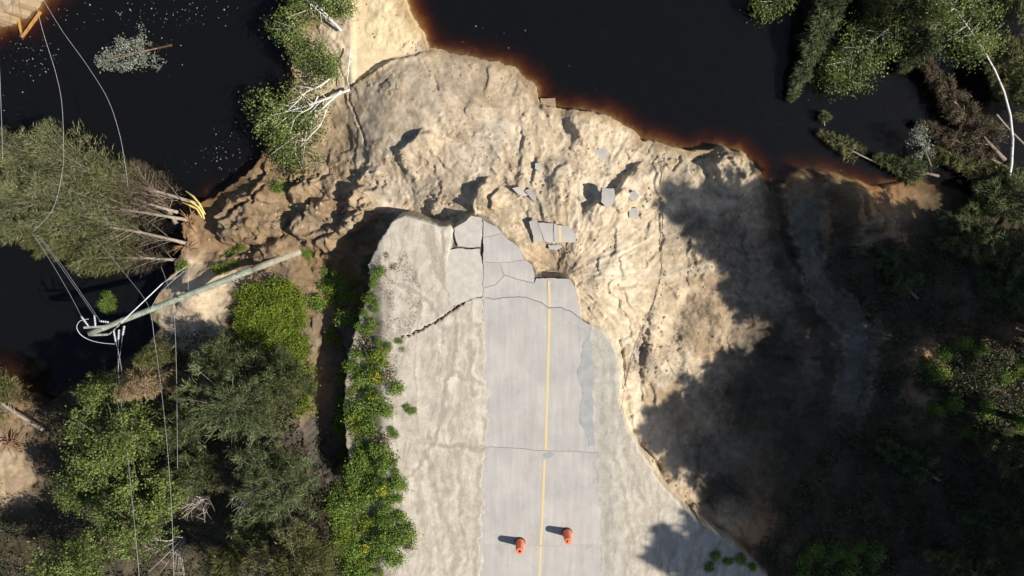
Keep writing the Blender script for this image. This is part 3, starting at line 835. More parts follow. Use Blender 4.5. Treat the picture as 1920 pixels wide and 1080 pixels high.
def hit(u, v, water=False):
    u = np.asarray(u, float); v = np.asarray(v, float)
    z = np.full(u.shape, -2.0)
    for _ in range(14):
        x, y = unp(u, v, z)
        g = gz(x, y)
        if water:
            g = np.maximum(g, WATER_Z)
        z = z + 0.6 * (g - z)
    x, y = unp(u, v, z)
    return x, y, z


def H3(u, v, up=0.0, water=True):
    x, y, z = hit(u, v, water)
    return Vector((float(x), float(y), float(z) + up))


# ------------------------------------------------------------------ water
wb = MB().box((0, 0, WATER_Z - 2.5), (800, 800, 5.0))
water = wb.build('water', M_WATER)
tag(water, 'dark tea brown flood water around the washout', None, None, 'structure')


# ------------------------------------------------------------------ road: slabs and plates parted by the cracks
def jag(poly, step=0.12, amp=0.03, seed=5, keep=False):
    out = []
    n = len(poly)
    for i in range(n):
        a = Vector(poly[i]); b = Vector(poly[(i + 1) % n])
        k = 1 if keep else max(1, int((b - a).length / step))
        for j in range(k):
            p = a.lerp(b, j / k)
            out.append(p)
    X = np.array([p.x for p in out]); Y = np.array([p.y for p in out])
    dx = fbm(X * 2.3, Y * 2.3, 3, seed) * amp; dy = fbm(X * 2.3 + 31, Y * 2.3 + 5, 3, seed) * amp
    return [Vector((X[i] + dx[i], Y[i] + dy[i])) for i in range(len(out))]


def area(poly):
    return 0.5 * sum(poly[i - 1].x * poly[i].y - poly[i].x * poly[i - 1].y for i in range(len(poly)))


def inset(poly, gap):
    if area(poly) < 0:
        poly = poly[::-1]
    n = len(poly); out = []
    for i in range(n):
        e1 = (poly[i] - poly[i - 1]); e2 = (poly[(i + 1) % n] - poly[i])
        n1 = Vector((-e1.y, e1.x)); n2 = Vector((-e2.y, e2.x))
        if n1.length: n1.normalize()
        if n2.length: n2.normalize()
        m = n1 + n2
        if m.length > 1e-4: m.normalize()
        out.append(poly[i] + m * gap)
    return out


def slab_mesh(name, poly, thick, mat, side_mat=None, tilt=(0, 0), z=0.0, c=None):
    """poly: list of 2D world points; returns mesh around centre c"""
    n = len(poly)
    c = c or Vector((sum(p.x for p in poly) / n, sum(p.y for p in poly) / n))
    V = []
    for t in (0, -thick):
        for p in poly:
            V.append((p.x - c.x, p.y - c.y, z + t + (p.x - c.x) * tilt[0] + (p.y - c.y) * tilt[1]))
    F = [tuple(range(n)), tuple(range(2 * n - 1, n - 1, -1))]
    F += [(n + i, n + (i + 1) % n, (i + 1) % n, i) for i in range(n)]
    me = py_mesh(name, V, F, (mat, side_mat or mat))
    for i, p in enumerate(me.polygons):
        if i > 0: p.material_index = 1
    return me, c


M_ASIDE = two_tone('asphalt_edge', (0.10, 0.09, 0.08), (0.22, 0.19, 0.16), 12, 0.95, 0.5, 0.02)
road = tag(empty('road'), 'broken grey asphalt road with yellow line ending at the washout', None, None, 'structure')
C1 = [(905, 556), (925, 562), (950, 557), (985, 557), (1010, 565), (1030, 577), (1050, 576), (1070, 583), (1091, 600)]
J1 = [(903, 838), (960, 840), (1025, 846), (1080, 847), (1140, 850)]
J2 = [(900, 1020), (960, 1022), (1020, 1024), (1090, 1021), (1146, 1020)]
ROADPIECES = [  # pixel outline, gap, tilt, height
    (C1 + [(1112, 612), (1124, 700), (1132, 760)] + J1[::-1] + [(904, 700)], .016, (0, 0), 0.0),
    (J1 + [(1144, 950)] + J2[::-1] + [(901, 930)], .002, (0, 0), 0.0),
    (J2 + [(1152, 1100), (1175, 1500), (1260, 3000), (800, 3000), (880, 1500), (897, 1100)], .0015, (0, 0), 0.0),
    ([(905, 412), (930, 424), (942, 438), (906, 446)], .010, (0.01, -0.04), -0.035),
    ([(906, 446), (942, 438), (955, 450), (975, 465), (984, 487), (960, 490), (936, 494), (906, 492)], .007, (-0.006, -0.02), -0.02),
    ([(906, 492), (936, 494), (946, 516), (930, 534), (905, 541)], .006, (0, -0.01), -0.010),
    ([(936, 494), (960, 490), (984, 487), (998, 496), (1003, 519), (1000, 531), (946, 516)], .009, (-0.015, -0.01), -0.012),
    ([(905, 541), (930, 534), (946, 516), (1000, 531), (1006, 521), (1028, 521), (1068, 522), (1080, 540)] + C1[::-1], .014, (-0.004, -0.006), -0.006),
]
for poly, gap, tilt, z in ROADPIECES:
    w = [Vector(tuple(float(q) for q in unp(u, v, 0))) for u, v in poly]
    w = inset(jag(w, 0.14, 0.045), gap)
    me, c = slab_mesh('asphalt_plate', w, 0.13, M_ASPHALT, M_ASIDE, tilt, z)
    obj('asphalt_plate', me, road, (c.x, c.y, 0))
for poly, tilt, z in (([(852, 427), (873, 413), (884, 404), (904, 408), (905, 446), (900, 464), (858, 463), (851, 440)], (0.012, -0.03), -0.02),
                      ([(842, 469), (858, 466), (900, 467), (905, 492), (905, 555), (880, 562), (862, 570), (846, 576), (838, 540), (836, 500)], (0.0, -0.006), 0.006)):
    w = [Vector(tuple(float(q) for q in unp(u, v, 0))) for u, v in poly]
    w = inset(jag(w, 0.14, 0.06), 0.010)
    me, c = slab_mesh('shoulder_plate', w, 0.12, M_SILT, M_ASIDE, tilt, z)
    obj('shoulder_plate', me, road, (c.x, c.y, 0))


def strip(name, pts, width, z, mat, parent, jit=0.006):
    w = [Vector(tuple(float(q) for q in unp(u, v, 0))) for u, v in pts]
    dense = []
    for a, b in zip(w[:-1], w[1:]):
        k = max(1, int((b - a).length / 0.25))
        dense += [a.lerp(b, i / k) for i in range(k)]
    dense.append(w[-1])
    V = []; F = []
    for i, p in enumerate(dense):
        d = (dense[min(i + 1, len(dense) - 1)] - dense[max(i - 1, 0)]).normalized()
        n = Vector((-d.y, d.x))
        for sgn in (-1, 1):
            q = p + n * sgn * (width / 2 + random.uniform(-jit, jit))
            V.append((q.x, q.y, z))
        if i:
            F.append((2 * i - 2, 2 * i - 1, 2 * i + 1, 2 * i))
    return obj(name, py_mesh(name, V, F, (mat,)), parent)


strip('centre_line', [(1029, 526), (1030, 550), (1030, 575)], 0.135, 0.006, M_YELLOW, road)
strip('centre_line', [(1030, 579), (1029, 640), (1026, 740), (1023, 843)], 0.135, 0.006, M_YELLOW, road)
strip('centre_line', [(1021, 862), (1018, 940), (1014, 1021)], 0.135, 0.006, M_YELLOW, road)
strip('centre_line', [(1014, 1024), (1011, 1085), (1005, 1200), (985, 1700)], 0.135, 0.006, M_YELLOW, road)
for poly in ([(1094, 642), (1104, 632), (1112, 650), (1114, 700), (1110, 730), (1112, 790), (1114, 832), (1106, 836), (1098, 812), (1088, 790), (1086, 762), (1094, 735), (1084, 705), (1088, 676)],
             [(1018, 849), (1032, 847), (1039, 853), (1030, 861), (1020, 859)]):
    w = [Vector(tuple(float(q) for q in unp(u, v, 0))) for u, v in poly]
    w = jag(w, 0.15, 0.10, 9)
    if area(w) < 0: w = w[::-1]
    obj('damp_patch', py_mesh('damp_patch', [(p.x, p.y, 0.010) for p in w], [tuple(range(len(w)))], (M_DAMP,)), road)


# broken-off pieces of road
def loose_slab(px, label, zoff=0.05, thick=0.14, tilt=(0, 0), mat=M_ASPHALT, line=None, name='asphalt_slab', amp=0.05, at=None):
    cu = sum(p[0] for p in px) / len(px); cv = sum(p[1] for p in px) / len(px)
    g = H3(*(at or (cu, cv)))
    z = g.z + zoff
    w = [Vector(tuple(float(q) for q in unp(u, v, z))) for u, v in px]
    w = inset(jag(w, 0.12, amp, 13), 0.01)
    me, c = slab_mesh(name, w, thick, mat, M_ASIDE if mat is M_ASPHALT else mat, tilt, 0)
    if line:
        root = empty(name, (c.x, c.y, z))
        obj('slab', me, root)
        a = Vector(tuple(float(q) for q in unp(*line[0], z))); b = Vector(tuple(float(q) for q in unp(*line[1], z)))
        d = (b - a).normalized(); n = Vector((-d.y, d.x)) * 0.07
        q = [a - n, b - n, b + n, a + n]
        V = [(p.x - c.x, p.y - c.y, 0.006 + (p.x - c.x) * tilt[0] + (p.y - c.y) * tilt[1]) for p in q]
        f = (0, 1, 2, 3) if area(q) > 0 else (3, 2, 1, 0)
        obj('centre_line', py_mesh('centre_line', V, [f], (M_YELLOW,)), root)
    else:
        root = obj(name, me, None, (c.x, c.y, z))
    return tag(root, label, 'pavement slab', 'broken pavement on the sand')


loose_slab([(992, 416), (1007, 411), (1020, 452), (1001, 456)], 'narrow leaning asphalt slab with a dark hollow at its left edge', 0.27, tilt=(0.06, 0), at=(1030, 437))
loose_slab([(1008, 417), (1037, 419), (1038, 455), (1021, 453)], 'pale asphalt slab between the narrow slab and the yellow striped slab', 0.30, tilt=(0.0, 0), at=(1030, 437))
loose_slab([(1037.6, 419), (1062, 424), (1073, 428), (1081, 443), (1079, 455), (1038.4, 456)], 'fallen asphalt slab with a short yellow stripe on the sand', 0.285, tilt=(-0.02, 0.0), at=(1030, 437), line=((1049.5, 424), (1050.5, 454)))
loose_slab([(1028, 459), (1052, 458), (1056, 464), (1044, 470), (1030, 468)], 'small asphalt fragment just below the yellow striped slab', 0.16)
loose_slab([(1108, 278), (1116, 273), (1133, 274), (1139, 284), (1137, 303), (1122, 303), (1110, 297)], 'lone rounded asphalt slab half sunk in pale sand near the water', 0.10, tilt=(0.05, 0.05))
loose_slab([(1129, 353), (1150, 352), (1154, 368), (1150, 384), (1138, 388), (1128, 378)], 'thick pale asphalt block tipped beside a dark shadow on the slope', 0.55, 0.5, tilt=(0.06, 0.1))
loose_slab([(1178, 361), (1190, 358), (1197, 368), (1193, 377), (1180, 374)], 'small upper asphalt lump right of the thick pale block', 0.34, 0.3, tilt=(0.1, 0.1))
loose_slab([(1178, 392), (1194, 388), (1199, 400), (1194, 411), (1180, 409)], 'small lower asphalt lump below the other lump on the slope', 0.16, 0.2, tilt=(0.06, 0.1))
loose_slab([(1003, 306), (1013, 304), (1016, 318), (1010, 322), (1003, 316)], 'little grey asphalt chip in the sand left of the lone slab', 0.12, 0.15)
loose_slab([(962, 353), (975, 350), (990, 366), (983, 370), (968, 362)], 'grey asphalt shard lying in the gully above the road end', 0.14, 0.16, tilt=(-0.1, 0.1))
loose_slab([(984, 356), (994, 352), (1006, 372), (1001, 378), (992, 370)], 'thin asphalt shard beside the grey shard in the gully', 0.18, 0.14, tilt=(0.1, -0.2))
loose_slab([(1013, 184), (1041, 184), (1043, 204), (1036, 212), (1014, 205)], 'square muddy block standing at the edge of the dark water', 0.42, 0.7, tilt=(0.02, 0.05), mat=M_CONCRETE, name='muddy_block', amp=0.03)


# ------------------------------------------------------------------ traffic drums
def traffic_drum(u, v, label, hole, rz, lean):
    x, y = unp(u, v, 0.0)
    root = empty('traffic_drum', (float(x), float(y), 0.002), (lean[0], lean[1], rz))
    MB().lathe([(0.0, 0), (0.30, 0), (0.31, 0.02), (0.30, 0.07), (0.24, 0.085), (0.0, 0.085)], 24).build('base', M_RUBBER, root)
    prof = [(0.0, 0.086), (0.265, 0.086), (0.265, 0.24), (0.248, 0.255), (0.248, 0.42), (0.232, 0.435), (0.232, 0.60), (0.218, 0.615), (0.218, 0.78), (0.205, 0.795), (0.205, 0.96), (0.19, 0.985)]
    if hole:
        prof += [(0.085, 0.99), (0.08, 0.985), (0.078, 0.90), (0.0, 0.90)]
    else:
        prof += [(0.0, 0.992)]
    body = MB().lathe(prof, 24).build('body', M_ORANGE, root, smooth=False)
    if hole:
        MB().lathe([(0.0, 0.903), (0.074, 0.903), (0.074, 0.915), (0.0, 0.915)], 16).build('hole', M_RUBBER, body)
    else:
        h = MB()
        h.tube([(-0.09, 0, 0.985), (-0.08, 0, 1.04), (-0.03, 0, 1.065), (0.03, 0, 1.065), (0.08, 0, 1.04), (0.09, 0, 0.985)], 0.022, 8)
        h.build('handle', M_ORANGE, body)
        MB().box((0, 0.055, 0.994), (0.12, 0.035, 0.006)).build('slot', M_RUBBER, body)
    return tag(root, label, 'traffic drum', 'orange drums blocking the road')


traffic_drum(975, 1016, 'orange traffic drum left of the yellow line with a dark hole on top', True, 0.2, (0.0, -0.04))
traffic_drum(1063, 998, 'orange traffic drum right of the yellow line with a handle on top', False, 1.25, (0, 0))


# ------------------------------------------------------------------ leaning utility pole and its hardware
pb = H3(548, 476, -0.15)
pt = P3(166, 626, 0.55)
root = empty('utility_pole', pb)
axis = pt - pb
ax_n = axis.normalized()
mb = MB(); n = 14
pts = [axis * (i / n) + Vector((0, 0, -0.12 * math.sin(math.pi * i / n))) for i in range(3, n + 1)]
mb.tube(pts, [0.205 - 0.055 * (i / n) for i in range(3, n + 1)], 12)
mb.build('shaft', M_POLE, root, True)
mb = MB()
mb.tube([axis * (i / n) + Vector((0, 0, -0.12 * math.sin(math.pi * i / n))) for i in (-0.6, 0, 1, 2, 3)], [0.21, 0.207, 0.204, 0.20, 0.195], 12)
o = mb.build('butt', M_POLEBASE, root, True); o['label'] = 'mud stained butt of the pole'
side = ax_n.cross(Vector((0, 0, 1))).normalized()
upv = side.cross(ax_n).normalized()


def onpole(t, s=0.0, h=0.0):
    return axis * t + side * s + upv * h


def beam(name, a, b, w, h, mat, parent):
    a = Vector(a); b = Vector(b)
    d = (b - a); L = d.length
    q = d.to_track_quat('X', 'Z').to_matrix().to_4x4()
    M = Matrix.Translation((a + b) / 2) @ q
    return MB().box((0, 0, 0), (L, w, h), M).build(name, mat, parent)


def rel(u, v, z):
    return P3(u, v, z) - pb


for (a, b) in (((158, 614, .75), (208, 611, .75)), ((168, 628, .42), (202, 627, .42))):
    ca = beam('crossarm', rel(*a), rel(*b), 0.11, 0.13, M_GREYWOOD, root)
    for f_ in (0.15, 0.5, 0.85):
        MB().lathe([(0.0, 0.0), (0.03, 0.0), (0.03, 0.09), (0.0, 0.09)], 8, Matrix.Translation(rel(*a).lerp(rel(*b), f_))).build('bolt', M_STEEL, ca)
for t in (0.845, 0.93):
    Mx = Matrix.Translation(onpole(t)) @ ax_n.to_track_quat('Z', 'Y').to_matrix().to_4x4()
    MB().lathe([(0.10, -0.05), (0.158, -0.05), (0.158, 0.05), (0.10, 0.05)], 12, Mx).build('band', M_STEEL, root)
for t in (0.28, 0.57, 0.70):
    Mx = Matrix.Translation(onpole(t, 0.0, 0.16)) @ upv.to_track_quat('Z', 'Y').to_matrix().to_4x4()
    MB().lathe([(0.0, -0.03), (0.04, -0.03), (0.04, 0.05), (0.0, 0.05)], 8, Mx).build('bolt', M_STEEL, root)
beam('brace', onpole(0.80, 0.14, 0.03), rel(205, 627, .45), 0.05, 0.05, M_GREYWOOD, root)
tag(root, 'toppled grey green utility pole leaning out over the dark water', 'utility pole')


def insulator(a, b, label):
    a = Vector(a); b = Vector(b)
    d = b - a; L = d.length
    M = Matrix.Translation(a) @ d.to_track_quat('Z', 'Y').to_matrix().to_4x4()
    prof = [(0.0, 0.0), (0.03, 0.0)]
    k = max(4, int(L / 0.09))
    for i in range(k):
        z = L * (i + 0.3) / k
        prof += [(0.03, z), (0.075, z + 0.012), (0.03, z + 0.035)]
    prof += [(0.025, L), (0.0, L)]
    o = empty('insulator', a)
    MB().lathe([(r, z) for r, z in prof], 10, Matrix.Translation(-a) @ M).build('sheds', M_CERAMIC, o, True)
    MB().box((0, 0, 0), (0.10, 0.05, 0.05), Matrix.Translation(b - a) @ d.to_track_quat('X', 'Z').to_matrix().to_4x4()).build('clamp', M_STEEL, o)
    return tag(o, label, 'insulator', 'insulators at the pole top')


insulator(P3(166, 612, .80), P3(153, 594, .82), 'leftmost insulator at the pole top on the upper crossarm')
insulator(P3(179, 612, .80), P3(177, 592, .82), 'middle upper insulator at the pole top pointing up the picture')
insulator(P3(204, 604, .80), P3(188, 602, .82), 'insulator above the pole top reached by the rightmost slack line')
insulator(P3(213, 620, .55), P3(217, 640, .50), 'lower left insulator hanging below the pole top')
insulator(P3(223, 618, .55), P3(222, 636, .50), 'lower middle insulator hanging below the pole top')
insulator(P3(233, 611, .55), P3(230, 628, .50), 'lower right insulator hanging below the pole top')


def smooth_path(pts, k=8):
    P = [pts[0]] + list(pts) + [pts[-1]]
    out = []
    for i in range(1, len(P) - 2):
        a, b, c, d = P[i - 1], P[i], P[i + 1], P[i + 2]
        for j in range(k):
            t = j / k
            out.append(0.5 * ((2 * b) + (c - a) * t + (2 * a - 5 * b + 4 * c - d) * t * t + (3 * b - a - 3 * c + d) * t ** 3))
    out.append(pts[-1])
    return out


def cable(pts, label, r=0.0095, mat=M_CABLE, name='power_line', cat='power line', group='slack power lines'):
    P = [P3(*p) if p[2] is not None else H3(p[0], p[1], 0.04, False) for p in pts]
    S = smooth_path(P, 10)
    c = S[0].copy()
    o = MB().tube([p - c for p in S], r, 5).build(name, mat, None, True, c)
    return tag(o, label, cat, group)


cable([(58, -40, .6), (78, 50, .3), (104, 135, 0), (116, 195, -.3), (119, 275, -.6), (108, 360, -.6), (70, 440, -.2), (165, 605, .8)][:5] + [(117, 320, -.9), (100, 390, -.6), (62, 435, -.2)], 'slack power line crossing dark water in the upper left, left of two')
cable([(70, -20, .6), (115, 55, .4), (165, 125, .1), (203, 188, -.1), (225, 255, -.3), (236, 318, -.5), (240, 350, -.7)], 'slack power line crossing dark water in the upper left, right of two')
cable([(-4, 60, .6), (0, 150, .3), (3, 230, 0), (5, 300, -.3)], 'power line at the extreme left edge over the fallen conifers')
cable([(60, 436, -.3), (95, 490, 0), (130, 550, .4), (153, 594, .82)], 'left line of three running up to the pole top')
cable([(70, 440, -.3), (110, 495, 0), (150, 552, .4), (177, 592, .82)], 'middle line of three running up to the pole top')
cable([(76, 444, -.3), (118, 500, 0), (158, 558, .4), (188, 602, .82)], 'right line of three running up to the pole top')
cable([(217, 640, .5), (226, 680, .4), (230, 740, .5), (219, 790, 1.2), (212, 830, 2.2)], 'line dropping from the lower left insulator into the alder crown')
cable([(222, 636, .5), (222, 700, .4), (228, 760, .8), (229, 800, 1.6)], 'line dropping straight from the lower middle insulator')
cable([(230, 628, .5), (222, 690, .6), (218, 740, .9), (236, 830, 2.2), (250, 960, 3.4), (262, 1090, 4.2)], 'line dropping from the lower right insulator across the tree tops')
cable([(178, 444, -.5), (230, 508, 0), (272, 562, .5), (284, 596, .8), (290, 640, .9), (300, 710, 1.4), (313, 830, 2.4), (322, 960, 3.2), (326, 1090, 3.8)], 'long line crossing the pole and running down over the trees')
cable([(302, 500, -.6), (313, 530, -.3), (324, 570, .2), (328, 610, .6), (331, 710, 1.2), (333, 880, 2.4)], 'shorter line right of the long one running down over the trees')
cable([(352, 452, -.8), (353, 500, -.6), (353, 545, -.4)], 'short vertical line beside the uprooted trunks above the pole')
cable([(305, 531, -.5), (330, 513, -.9), (352, 498, -1.3)], 'guy wire between the white link and the bank', 0.018, group=None, name='guy_wire', cat='guy wire')
cable([(226, 606, .75), (262, 572, .3), (305, 531, -.5)], 'thick white guy link running diagonally above the pole', 0.03, M_GUY, 'guy_link', 'guy link', None)
cable([(283, 579, .5), (296, 556, .1), (318, 532, -.6), (346, 508, -1.2)], 'thin wire parallel to the white guy link', 0.016, group=None, name='guy_wire', cat='guy wire')
cable([(166, 598, .85), (150, 602, .8), (144, 614, .6), (152, 628, .4), (170, 638, .3), (192, 643, .3), (215, 645, .35)], 'white jumper wire looping around the pole top', 0.018, M_GUY, 'jumper_wire', 'jumper wire', None)
cable([(1243, 262, None), (1246, 300, None), (1238, 345, None), (1242, 400, None), (1241, 460, None), (1240, 505, None), (1228, 560, None), (1208, 610, None), (1196, 650, None), (1180, 690, None), (1168, 730, None)],
      'dark thin wire lying down the sunlit sand slope', 0.016, M_DARKWIRE, 'fallen_wire', 'wire', None)
cable([(1205, 618, None), (1190, 650, None), (1178, 690, None), (1170, 735, None), (1164, 770, None)], 'second short dark wire lying beside the lower end of the long one', 0.012, M_DARKWIRE, 'fallen_wire', 'wire', None)


# ------------------------------------------------------------------ plants
def unit(v):
    return v / (np.linalg.norm(v, axis=-1, keepdims=True) + 1e-9)


def blades(P, D, L, W, rg):
    """needle blades: triangles from P along D, length L, width W"""
    n = len(P)
    side = unit(np.cross(D, unit(rg.normal(size=(n, 3)) + np.array((0, 0, 0.6)))))
    V = np.empty((n, 3, 3))
    V[:, 0] = P - side * W[:, None] / 2; V[:, 1] = P + side * W[:, None] / 2; V[:, 2] = P + D * L[:, None]
    return V.reshape(-1, 3), np.arange(3 * n).reshape(-1, 3)


def leaves(P, size, rg, upb=0.7):
    n = len(P)
    N = unit(rg.normal(size=(n, 3)) + np.array((0.25, 0, upb)))
    a = unit(np.cross(N, rg.normal(size=(n, 3)))); b = np.cross(N, a)
    s = size * rg.uniform(0.65, 1.3, n)[:, None]
    V = np.empty((n, 4, 3))
    V[:, 0] = P - a * s * 0.55; V[:, 1] = P + b * s * 0.36; V[:, 2] = P + a * s * 0.55 + N * s * 0.08; V[:, 3] = P - b * s * 0.36
    return V.reshape(-1, 3), np.arange(4 * n).reshape(-1, 4)


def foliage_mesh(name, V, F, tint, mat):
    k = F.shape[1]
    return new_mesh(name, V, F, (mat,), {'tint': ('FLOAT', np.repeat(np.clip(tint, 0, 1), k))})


def tree_parts(base, tip, spread, kind, nb, per, size, seed, t0=0.15, prof='cone', lift=0.35, flat=1.0, droop=0.15, rad=0.14, curve=0.0, width=0.05, side=0.5, clump=0.32, sub=3, twist=0.0, tuft=False, tmax=1.0, vary=0.0):
    rg = np.random.default_rng(seed)
    base = np.array(base, float); A = np.array(tip, float) - base
    L = np.linalg.norm(A); a = A / L
    ref = np.array((0, 0, 1.0)) if abs(a[2]) < 0.8 else np.array((1.0, 0, 0))
    e1 = unit(np.cross(a, ref)); e2 = np.cross(a, e1)
    wob_ = rg.normal(size=2) * 0.02 * L

    def trunk(t):
        return A * t + e1 * (wob_[0] * math.sin(t * 4.2) + curve * L * math.sin(math.pi * t)) + e2 * wob_[1] * math.sin(t * 5.3 + 1) * 0.5
    tb = MB()
    ts = [i / 9 for i in range(10)]
    tb.tube([Vector(trunk(t)) for t in ts], [max(0.012, rad * (1 - t) ** 0.85) for t in ts], 7)
    bb = MB()
    LV, LD, LT = [], [], []
    for i in range(nb):
        t = t0 + (tmax - t0) * ((i + rg.uniform(0, 1)) / nb) ** 0.9
        ang = i * 2.39996 + rg.normal() * 0.35 + twist
        if prof == 'cone': pr = (1 - (t - t0) / (1 - t0)) ** 0.75 * 0.92 + 0.08
        elif prof == 'dome': pr = math.sin(math.pi * min(1, 0.12 + 0.86 * (t - t0) / (1 - t0))) ** 0.7
        else: pr = 0.55 + 0.45 * math.sin(math.pi * (t - t0) / (1 - t0))
        bl = spread * pr * rg.uniform(0.65 - vary, 1.15 + vary)
        d = math.cos(ang) * e1 + math.sin(ang) * e2 + a * lift * rg.uniform(0.5, 1.5)
        if flat < 1.0: d = d * np.array((1, 1, flat)) + np.array((0, 0, 0.10 * (1 - flat)))
        d = unit(d)
        p0 = trunk(t)
        q = [p0 + d * bl * s_ + np.array((0, 0, -droop * bl * s_ * s_)) for s_ in (0, .35, .7, 1)]
        bb.tube([Vector(v) for v in q], [max(0.008, 0.16 * rad + 0.012) * (1 - 0.8 * s_) for s_ in (0, .35, .7, 1)], 4, False)
        m = max(6, int(per * (0.4 + 0.6 * bl / spread)))
        tone = rg.normal() * 0.16
        lat = unit(np.cross(d, np.array((0, 0, 1.0)) if abs(d[2]) < 0.9 else e1)); nrm = np.cross(d, lat)
        if kind == 'needle' and tuft:
            K = max(3, int(3 + 6 * bl / spread))
            for c_ in range(K):
                s0 = rg.uniform(0.30, 1.0) if c_ else 1.0
                cc = p0 + d * bl * s0 + lat * rg.normal() * bl * 0.20 * (1.25 - s0) + nrm * rg.normal() * bl * 0.05
                cc[2] -= droop * bl * s0 * s0
                mm = max(5, m // K)
                P = cc + rg.normal(size=(mm, 3)) * 0.11 * np.array((1, 1, 0.7))
                D = unit(d * 0.55 + np.array((0, 0, 0.35)) + rg.normal(size=(mm, 3)) * 0.65)
                LV.append(P); LD.append(D)
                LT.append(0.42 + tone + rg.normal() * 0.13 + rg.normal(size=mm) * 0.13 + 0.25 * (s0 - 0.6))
        elif kind == 'needle':
            s_ = rg.uniform(0.12, 1.0, m) ** 0.8
            sg = rg.choice([-1, 1], m)
            off = np.abs(rg.normal(size=m)) * side * bl * 0.42 * (1.1 - 0.8 * s_)
            fwd = off * rg.uniform(0.3, 1.0, m)
            P = p0 + d * (bl * s_ + fwd * 0.8)[:, None] + lat * (sg * off)[:, None] + nrm * (rg.normal(size=m) * 0.05 * bl)[:, None]
            P[:, 2] -= droop * bl * s_ * s_ + off * 0.12
            D = unit(d * rg.uniform(0.3, 1.0, m)[:, None] + lat * (sg * rg.uniform(0.2, 0.9, m))[:, None] + rg.normal(size=(m, 3)) * 0.35)
            LV.append(P); LD.append(D)
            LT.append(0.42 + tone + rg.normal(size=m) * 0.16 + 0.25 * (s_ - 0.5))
        else:
            for c_ in range(sub):
                s0 = rg.uniform(0.35, 1.05)
                cc = p0 + d * bl * s0 + lat * rg.normal() * bl * 0.22 + nrm * rg.normal() * bl * 0.16
                cc[2] -= droop * bl * s0 * s0
                mm = max(4, m // sub)
                P = cc + rg.normal(size=(mm, 3)) * clump * np.array((1, 1, 0.6)) * rg.uniform(0.6, 1.2)
                LV.append(P)
                LT.append(0.45 + tone + rg.normal() * 0.12 + rg.normal(size=mm) * 0.17)
    P = np.concatenate(LV); T = np.concatenate(LT)
    if kind == 'needle':
        D = np.concatenate(LD)
        n = len(P)
        V, F = blades(P, D, size * rg.uniform(0.6, 1.3, n), width * rg.uniform(0.7, 1.3, n), rg)
    else:
        V, F = leaves(P, size, rg)
    return tb, bb, V, F, T


def plant(name, label, cat, base, tip, spread, kind, mat, bark, nb, per, size, seed, group=None, crown='crown', clip=None, dead=None, **kw):
    if kind == 'leaf':
        size *= 0.68; per = int(per * 1.5)
    tb, bb, V, F, T = tree_parts(base, tip, spread, kind, nb, per, size, seed, **kw)
    if clip is not None:                      # foliage that would lie under the water or soil is bent up to its surface
        z = V[:, 2] + base[2]
        V[:, 2] = np.where(z < clip, clip + (clip - z) * 0.06, z) - base[2]
    root = empty(name, base)
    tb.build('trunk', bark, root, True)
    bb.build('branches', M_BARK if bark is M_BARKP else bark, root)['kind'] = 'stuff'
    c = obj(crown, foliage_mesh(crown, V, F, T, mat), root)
    c['kind'] = 'stuff'
    if dead:
        k2 = dict(kw); k2.update(t0=dead[0], tmax=dead[1], side=0.5, width=0.022, tuft=False)
        t2, b2, V, F, T = tree_parts(base, tip, spread * dead[3], 'needle', dead[4], dead[5], 0.30, seed + 900, **k2)
        if clip is not None:
            z = V[:, 2] + base[2]
            V[:, 2] = np.where(z < clip, clip + (clip - z) * 0.06, z) - base[2]
        q = obj('dead_boughs', foliage_mesh('dead_boughs', V, F, T, dead[2]), root); q['kind'] = 'stuff'
        b2.build('dead_twigs', M_BARK, root)['kind'] = 'stuff'
    return tag(root, label, cat, group)


def standing(name, label, u, v, zc, h, spread, kind, mat, bark, nb, per, size, seed, group=None, lean=(0, 0), **kw):
    """upright tree whose crown middle (height zc) shows at pixel u, v"""
    x, y = unp(u, v, zc)
    x = float(x); y = float(y)
    g = float(gz(x, y))
    return plant(name, label, 'tree', Vector((x, y, g - 0.1)), Vector((x + lean[0], y + lean[1], g + h)), spread, kind, mat, bark, nb, per, size, seed, group, **kw)


def root_plate(u, v, r, label, seed, up=0.2):
    g = H3(u, v, up)
    rg = random.Random(seed)
    o = MB()
    for i in range(26):
        a = rg.uniform(0, 6.28); l = r * rg.uniform(0.5, 1.2)
        p = Vector((rg.uniform(-.15, .15), rg.uniform(-.15, .15), rg.uniform(-.1, .2)))
        q = p + Vector((math.cos(a) * l * 0.5, math.sin(a) * l * 0.5, rg.uniform(-.1, .35)))
        e = q + Vector((math.cos(a + .4) * l * 0.5, math.sin(a + .4) * l * 0.5, rg.uniform(-.3, .2)))
        o.tube([p, q, e], [0.05, 0.03, 0.012], 5, False)
    ob = o.build('root_mass', M_ROOT, None, True, g)
    return tag(ob, label, 'roots')


